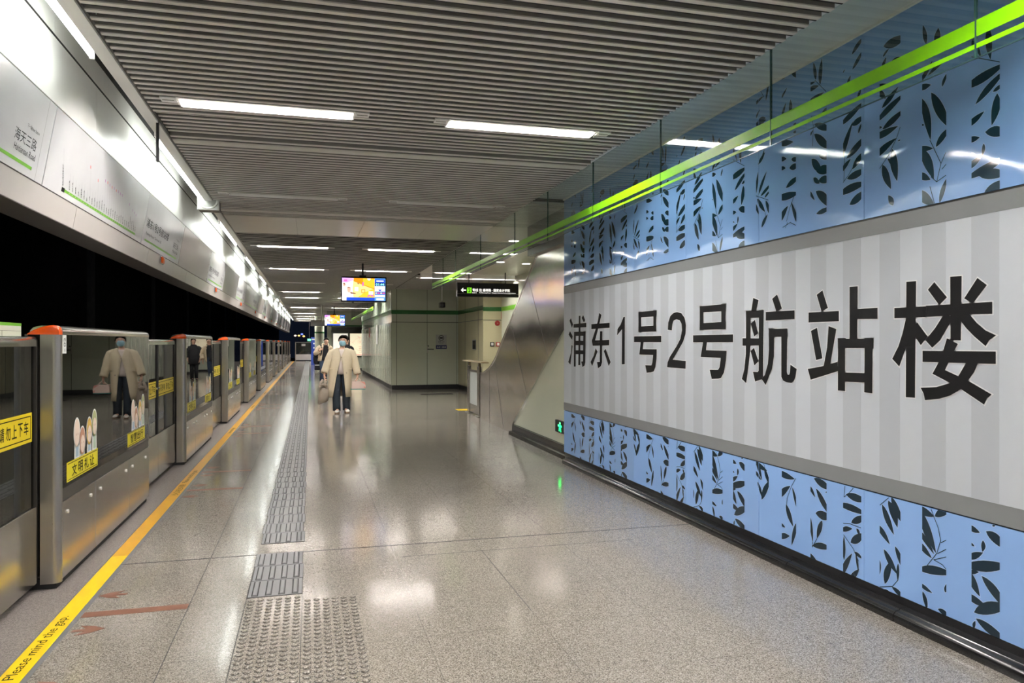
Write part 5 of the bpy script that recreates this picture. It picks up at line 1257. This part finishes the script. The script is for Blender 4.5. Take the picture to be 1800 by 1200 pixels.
def shoe(t, an, F, m='shoe_white', sole='sole', L=0.25):
    an = Vector(an); F = Vector(F).normalized(); S_ = F.cross(Vector((0, 0, 1))).normalized()
    def ring(d, w, h0, h1, n=12):
        c = Vector((an.x, an.y, 0)) + F * d
        return [c + S_ * (w * cos(2 * pi * k / n)) + Vector((0, 0, (h0 + h1) / 2 + (h1 - h0) / 2 * sin(2 * pi * k / n))) for k in range(n)]
    g = G(); g.loft([ring(-0.075, 0.025, .022, .06), ring(-0.06, 0.036, .02, .10), ring(0.0, 0.040, .02, .105), ring(0.06, 0.043, .02, .085), ring(0.12, 0.045, .02, .066), ring(0.16, 0.038, .02, .055), ring(0.178, 0.016, .022, .042)])
    s = g.build('shoe', m, t, smooth='auto')
    g = G(); P_ = [(-.085, 0.0), (-.07, .034), (0, .040), (.07, .046), (.13, .048), (.17, .038), (.188, 0.0)]
    pts = [Vector((an.x, an.y, 0)) + F * d + S_ * w for d, w in P_] + [Vector((an.x, an.y, 0)) + F * d - S_ * w for d, w in P_[-2:0:-1]]
    g.prism(pts, (0, 0, 0.026)); g.build('sole', sole, s)

def open_coat(g, levels, n=30):
    """front-open garment: (z, cx, cy, rx, ry, x_left, x_right); walks from the left front edge round the back to the right one"""
    rings = []
    for z, cx, cy, rx, ry, xl, xr in levels:
        al = math.acos(max(-1, min(1, (xl - cx) / rx))); ar = math.acos(max(-1, min(1, (xr - cx) / rx)))
        a0 = -al; a1 = -ar - 0.0                      # front is the lower half (negative y)
        start = 2 * pi - al; end = -ar + 0.0          # left edge angle going through pi (left), pi/2 (back), 0 (right) to right edge
        pts = []
        for k in range(n + 1):
            a = start + (end - start) * k / n
            fold = 1 + 0.018 * sin(a * 7 + z * 3) * (1.3 - z)
            pts.append((cx + rx * fold * cos(a), cy + ry * fold * sin(a), z))
        rings.append(pts)
    g.loft(rings, 0, close=False)

# --- the walking person in the long coat
wx, wy = 0.626, 15.72
t = thing('person', 'person in a long cream coat and blue face mask walking with two bags', 'person', (wx, wy, 0))
F = (-0.12, -1, -0.05); H = (0.030, -0.03, 1.478)
wl, wr = (-0.345, -0.045, 0.80), (0.325, -0.045, 0.775)
skin_body(t, skel(H, (0.015, 0.0, 1.36), (0.0, 0.0, 1.20), (-0.01, 0.0, 0.86), (-0.165, 0.0, 1.255), (-0.275, 0.02, 1.02), wl, (0.18, 0.0, 1.255), (0.275, 0.02, 1.0), wr, (-0.085, 0.0, 0.80), (-0.095, -0.04, 0.45), (-0.078, -0.02, 0.085), (0.075, 0.0, 0.80), (0.095, 0.02, 0.45), (0.105, 0.10, 0.085), face=(F[0], F[1], 0)),
          [('wrL', (0.05, -0.15, -1), (0, 1, 0), (1, 0, 0.1)), ('wrR', (-0.05, -0.15, -1), (0, 1, 0), (-1, 0, 0.1))])
eyes(t, H, (F[0], F[1], 0), mouth=False)
hair_cap(t, H, (F[0], F[1], 0), bun=(0.05, 0.10, 0.075))
# mask
g = G(); rings = []
for z, w, d in ((0.008, 0.058, 0.098), (-0.012, 0.070, 0.112), (-0.045, 0.074, 0.106), (-0.080, 0.062, 0.094), (-0.100, 0.036, 0.074)):
    rings.append([(H[0] - 0.010 + w * sin(a), H[1] + 0.006 - d * cos(a) * (1.0 if abs(a) < 0.5 else 0.97), H[2] + z) for a in [-1.25 + 2.5 * k / 14 for k in range(15)]])
g.loft(rings, 0, close=False); g.build('face_mask', 'mask', t, smooth=True, sol=0.004)
# sweater, trousers, shoes
g = G(); limb(g, [(0.0, -0.005, 0.80, 0.165, 0.118), (0.0, -0.005, 0.95, 0.160, 0.115), (0.0, 0, 1.15, 0.165, 0.115), (0.005, 0, 1.27, 0.15, 0.09), (0.01, 0.0, 1.315, 0.085, 0.07)]); g.build('sweater', 'sweater', t, smooth=True)
g = G()
limb(g, [(-0.095, -0.015, 0.050, 0.080, 0.095), (-0.098, -0.02, 0.16, 0.080, 0.09), (-0.104, -0.03, 0.45, 0.080, 0.088), (-0.092, -0.005, 0.66, 0.088, 0.104), (-0.07, 0.0, 0.86, 0.10, 0.11), (-0.06, 0, 0.93, 0.09, 0.105)])
limb(g, [(0.108, 0.10, 0.050, 0.078, 0.094), (0.106, 0.085, 0.16, 0.078, 0.09), (0.096, 0.02, 0.45, 0.080, 0.088), (0.080, 0.0, 0.66, 0.088, 0.104), (0.065, 0.0, 0.86, 0.10, 0.11), (0.055, 0, 0.93, 0.09, 0.105)])
g.build('trousers', 'denim', t, smooth=True)
shoe(t, (-0.078, -0.03, 0), (-0.15, -1, 0)); shoe(t, (0.105, 0.09, 0), (0.12, -1, 0))
g = G()
open_coat(g, [(0.335, -0.045, 0.01, 0.238, 0.185, -0.185, 0.082), (0.50, -0.042, 0.01, 0.232, 0.178, -0.150, 0.066), (0.70, -0.032, 0.008, 0.226, 0.168, -0.118, 0.050), (0.88, -0.02, 0.006, 0.222, 0.158, -0.082, 0.030), (1.04, -0.005, 0.004, 0.224, 0.150, -0.045, 0.008), (1.15, 0.005, 0.002, 0.226, 0.142, -0.018, -0.012),
              (1.22, 0.008, 0.002, 0.224, 0.130, -0.03, 0.015), (1.275, 0.008, 0.004, 0.205, 0.108, -0.045, 0.045), (1.315, 0.010, 0.008, 0.150, 0.085, -0.055, 0.06), (1.338, 0.012, 0.01, 0.098, 0.072, -0.045, 0.055)])
g.tube([(-0.13, 0.0, 1.275), (-0.195, 0.0, 1.235), (-0.245, 0.01, 1.12), (-0.295, 0.015, 0.98), (-0.335, -0.02, 0.865), (-0.350, -0.035, 0.825)], [0.055, 0.074, 0.076, 0.070, 0.067, 0.066], 18, cap=False)
g.tube([(0.145, 0.0, 1.275), (0.21, 0.0, 1.235), (0.25, 0.01, 1.12), (0.285, 0.015, 0.97), (0.315, -0.02, 0.845), (0.325, -0.035, 0.795)], [0.055, 0.074, 0.076, 0.070, 0.067, 0.066], 18, cap=False)
co = g.build('coat', 'coat', t, smooth=True, sol=0.014)
for bx, bz, by in ((0.095, 0.83, -0.148), (-0.006, 1.15, -0.143)):
    g = G(); g.cyl((bx, by - 0.012, bz), (bx, by, bz), 0.013, 10); g.build('button', 'bag_taupe', co)
g = G()
for sx in (-0.195, 0.155): g.box(sx - 0.05, sx + 0.05, -0.115, -0.10, 0.905, 0.918)
g.build('pocket_edge', 'coat', co)
# bags: held, so things of their own
t = thing('handbag', 'soft taupe shoulder bag hanging from the masked person on the photo-left side', 'bag', (wx - 0.36, wy - 0.06, 0))
g = G(); rings = []
for z, rx, ry, cx in ((0.215, 0.075, 0.06, -0.01), (0.235, 0.105, 0.085, -0.005), (0.33, 0.112, 0.10, 0.0), (0.45, 0.098, 0.09, 0.0), (0.54, 0.085, 0.06, 0.0), (0.585, 0.075, 0.035, 0.005)):
    rings.append([(cx + rx * (1 + .06 * sin(3 * a + z * 20)) * cos(a), ry * (1 + .05 * cos(4 * a)) * sin(a), z + 0.03 * cos(a)) for a in [2 * pi * k / 20 for k in range(20)]])
g.loft(rings); g.build('bag_body', 'bag_taupe', t, smooth=True)
for s in (-0.03, 0.03):
    g = G(); g.tube([(-0.06, s, 0.58), (-0.035, s * .8, 0.66), (0.005, s * .3, 0.715), (0.035, s * .8, 0.665), (0.06, s, 0.585)], 0.008, 8); g.build('handle', 'black_cloth', t, smooth=True)
g = G()
g.tube([(-0.02, 0, 0.70), (-0.05, -0.02, 0.63), (-0.075, -0.03, 0.56), (-0.06, -0.05, 0.50)], [0.016, 0.032, 0.034, 0.016], 10)
g.tube([(0.01, 0, 0.70), (0.035, -0.02, 0.65), (0.02, -0.03, 0.58), (0.05, -0.04, 0.53)], [0.016, 0.034, 0.030, 0.014], 10)
g.tube([(-0.07, -0.04, 0.575), (0.0, -0.06, 0.60), (0.06, -0.04, 0.58)], [0.02, 0.035, 0.02], 10)
sc_ = g.build('scarf', 'scarf', t, smooth=True); sc_.location = (0, -0.03, 0); sc_['label'] = 'patterned grey and cream scarf'
t = thing('gift_bag', 'small pale pink box bag with teal base in the masked person\'s hand', 'bag', (wx + 0.335, wy - 0.07, 0))
g = G(); g.prism([(-0.135, -0.05, 0.50), (0.14, -0.05, 0.50), (0.15, -0.05, 0.55), (0.125, -0.05, 0.64), (-0.125, -0.05, 0.655)], (0, 0.11, 0)); g.build('box_body', 'bag_pink', t)
g = G(); g.box(-0.155, 0.145, -0.055, 0.065, 0.482, 0.50); g.build('base', 'teal', t)
g = G(); g.prism([(0.04, -0.052, 0.648), (0.127, -0.052, 0.642), (0.15, -0.052, 0.57), (0.115, -0.052, 0.60)], (0, -0.004, 0)); g.prism([(0.11, -0.052, 0.55), (0.149, -0.052, 0.54), (0.14, -0.052, 0.505), (0.11, -0.052, 0.51)], (0, -0.004, 0)); g.build('coral_print', 'coral', t)
for s in (-0.04, 0.05):
    g = G(); g.tube([(-0.075, s, 0.65), (-0.04, s * .5, 0.70), (-0.012, 0, 0.722), (0.03, s * .5, 0.70), (0.06, s, 0.65)], 0.006, 8); g.build('handle', 'bag_pink', t, smooth=True)

# --- man with puffer jacket and backpack strap
mx, my = 0.527, 27.9
t = thing('person', 'person in a beige puffer jacket with a black backpack, left of the masked one', 'person', (mx, my, 0))
H = (0.045, -0.02, 1.495); F = (0.25, -1, 0)
skin_body(t, skel(H, (0.02, 0, 1.36), (-0.02, 0, 1.20), (-0.05, 0, 0.88), (-0.20, 0, 1.28), (-0.33, -0.04, 1.07), (-0.19, -0.20, 1.17), (0.16, 0, 1.28), (0.27, 0.05, 1.05), (0.24, -0.05, 0.82), (-0.12, 0, 0.82), (-0.10, -0.10, 0.46), (-0.125, -0.05, 0.085), (0.02, 0, 0.82), (0.02, 0.05, 0.46), (-0.01, 0.22, 0.10), face=F),
          [('wrL', (0.8, -0.2, 0.4), (0.3, 0, -1), (0.3, 1, 0)), ('wrR', (0, -0.2, -1), (0, 1, 0), (-1, 0, 0))])
eyes(t, H, F); hair_cap(t, H, F, back=0.014, low=0.0, fr=0.74)
g = G(); limb(g, [(-0.05, 0, 0.80, 0.17, 0.125), (-0.04, 0, 0.95, 0.165, 0.12), (-0.02, 0, 1.2, 0.175, 0.115), (0.0, 0, 1.30, 0.15, 0.09), (0.015, 0, 1.365, 0.075, 0.07)]); g.build('shirt', 'black_cloth', t, smooth=True)
g = G()
limb(g, [(-0.125, -0.05, 0.06, 0.066, 0.075), (-0.115, -0.07, 0.25, 0.068, 0.075), (-0.10, -0.095, 0.46, 0.078, 0.085), (-0.115, -0.02, 0.68, 0.092, 0.10), (-0.10, 0, 0.86, 0.10, 0.115), (-0.09, 0, 0.95, 0.10, 0.11)])
limb(g, [(-0.01, 0.21, 0.07, 0.064, 0.072), (0.0, 0.15, 0.25, 0.066, 0.075), (0.018, 0.055, 0.46, 0.078, 0.085), (0.015, 0.01, 0.68, 0.092, 0.10), (0.02, 0, 0.86, 0.10, 0.115), (0.01, 0, 0.95, 0.10, 0.11)])
g.build('jeans', 'jeans', t, smooth=True)
shoe(t, (-0.125, -0.06, 0), (-0.1, -1, 0), 'black_cloth', 'sole'); shoe(t, (-0.01, 0.21, 0), (0.1, -1, 0), 'black_cloth', 'sole')
g = G(); lv = []
zz = [0.78 + 0.03 * k for k in range(18)]
for k, z in enumerate(zz):
    s = (z - 0.78) / 0.51; puff = 0.014 * abs(sin(pi * (z - 0.78) / 0.115)); top = 1.0 if z < 1.2 else 1 - (z - 1.2) * 1.1
    lv.append((z, -0.045 + 0.05 * s, 0.0, (0.205 + puff) * top, (0.150 + puff) * top, -0.13 + 0.07 * s, 0.09 + 0.04 * s))
lv.append((1.325, 0.01, 0.0, 0.13, 0.10, -0.05, 0.09)); lv.append((1.40, 0.015, 0.01, 0.125, 0.11, -0.06, 0.10)); lv.append((1.42, 0.015, 0.01, 0.11, 0.10, -0.055, 0.095))
open_coat(g, lv)
def puff_sleeve(path):
    P_ = []; R_ = []
    for a, b in zip(path, path[1:]):
        a, b = Vector(a), Vector(b); n = max(3, int((b - a).length / 0.03))
        for k in range(n): P_.append(a + (b - a) * k / n)
    P_.append(Vector(path[-1]))
    for k in range(len(P_)): R_.append(0.080 + 0.012 * abs(sin(k * 0.8)) - 0.018 * k / len(P_))
    g.tube(P_, R_, 16, cap=False)
puff_sleeve([(-0.15, 0, 1.29), (-0.25, -0.01, 1.22), (-0.335, -0.04, 1.07), (-0.31, -0.11, 1.07), (-0.205, -0.19, 1.155)])
puff_sleeve([(0.12, 0, 1.29), (0.21, 0.01, 1.22), (0.275, 0.05, 1.05), (0.25, -0.03, 0.86)])
g.build('puffer_jacket', 'puffer', t, smooth=True, sol=0.01)
t = thing('backpack', 'black backpack hanging behind the person in the beige puffer jacket', 'backpack', (mx - 0.27, my + 0.14, 0))
g = G(); rings = []
for z, rx, ry in ((0.66, 0.07, 0.05), (0.69, 0.13, 0.09), (0.85, 0.15, 0.11), (1.0, 0.14, 0.10), (1.10, 0.10, 0.07), (1.13, 0.05, 0.03)):
    rings.append([(rx * cos(a), ry * sin(a), z) for a in [2 * pi * k / 18 for k in range(18)]])
g.loft(rings); g.build('bag_body', 'black_cloth', t, smooth=True)
g = G(); g.tube([(0.04, 0.0, 1.10), (0.13, -0.14, 1.36), (0.16, -0.30, 1.24), (0.14, -0.32, 1.05), (0.06, -0.12, 0.80)], 0.018, 8); g.build('strap', 'black_cloth', t, smooth=True)

# --- person in dark clothes behind, before the maps
dx, dy = 1.42, 30.5
t = thing('person', 'person in dark clothes standing half hidden behind the one in the cream coat', 'person', (dx, dy, 0))
H = (0.02, 0, 1.50); F = (-0.5, -1, 0)
skin_body(t, skel(H, (0.02, 0.0, 1.36), (0, 0, 1.20), (0, 0, 0.88), (-0.17, 0, 1.27), (-0.24, 0.03, 1.03), (-0.22, -0.05, 0.82), (0.17, 0, 1.27), (0.24, 0.03, 1.03), (0.22, -0.05, 0.82), (-0.08, 0, 0.82), (-0.08, -0.03, 0.46), (-0.08, 0.0, 0.085), (0.08, 0, 0.82), (0.08, 0.0, 0.46), (0.08, 0.06, 0.085), face=F),
          [('wrL', (0, -0.2, -1), (0, 1, 0), (1, 0, 0)), ('wrR', (0, -0.2, -1), (0, 1, 0), (-1, 0, 0))])
eyes(t, H, F); hair_cap(t, H, F, bun=(0.04, 0.06, 0.115))
g = G(); limb(g, [(0, 0, 0.62, 0.21, 0.15), (0, 0, 0.90, 0.20, 0.15), (0, 0, 1.2, 0.21, 0.135), (0.005, 0, 1.30, 0.16, 0.10), (0.015, 0, 1.38, 0.08, 0.075)])
g.tube([(-0.13, 0, 1.29), (-0.20, 0, 1.22), (-0.25, 0.03, 1.03), (-0.225, -0.04, 0.86)], [0.06, 0.08, 0.078, 0.065], 14, cap=False); g.tube([(0.13, 0, 1.29), (0.20, 0, 1.22), (0.25, 0.03, 1.03), (0.225, -0.04, 0.86)], [0.06, 0.08, 0.078, 0.065], 14, cap=False)
g.build('jacket', 'black_cloth', t, smooth=True)
g = G()
for s in (-1, 1): limb(g, [(0.08 * s, 0.0 if s < 0 else .05, 0.06, 0.065, 0.075), (0.08 * s, -0.01, 0.46, 0.075, 0.08), (0.075 * s, 0, 0.75, 0.095, 0.10), (0.06 * s, 0, 0.92, 0.10, 0.11)])
g.build('trousers', 'black_cloth', t, smooth=True)
shoe(t, (-0.08, 0, 0), (-0.3, -1, 0), 'black_cloth'); shoe(t, (0.08, 0.06, 0), (-0.3, -1, 0), 'black_cloth')
# black case on the floor behind the man
t = thing('wheeled_case', 'small black case with a white stripe on the floor behind the puffer jacket person', 'case', (0.36, 39.0, 0))
g = G(); g.box(-0.14, 0.16, -0.10, 0.10, 0.06, 0.52, bev=0.03); g.build('body', 'black_cloth', t)
g = G(); g.box(-0.12, 0.145, -0.104, -0.099, 0.29, 0.33); g.build('stripe', 'white', t)
for x in (-0.10, 0.12):
    g = G(); g.cyl((x - 0.02, 0, 0.032), (x + 0.02, 0, 0.032), 0.032, 12); g.build('wheel', 'white', t)
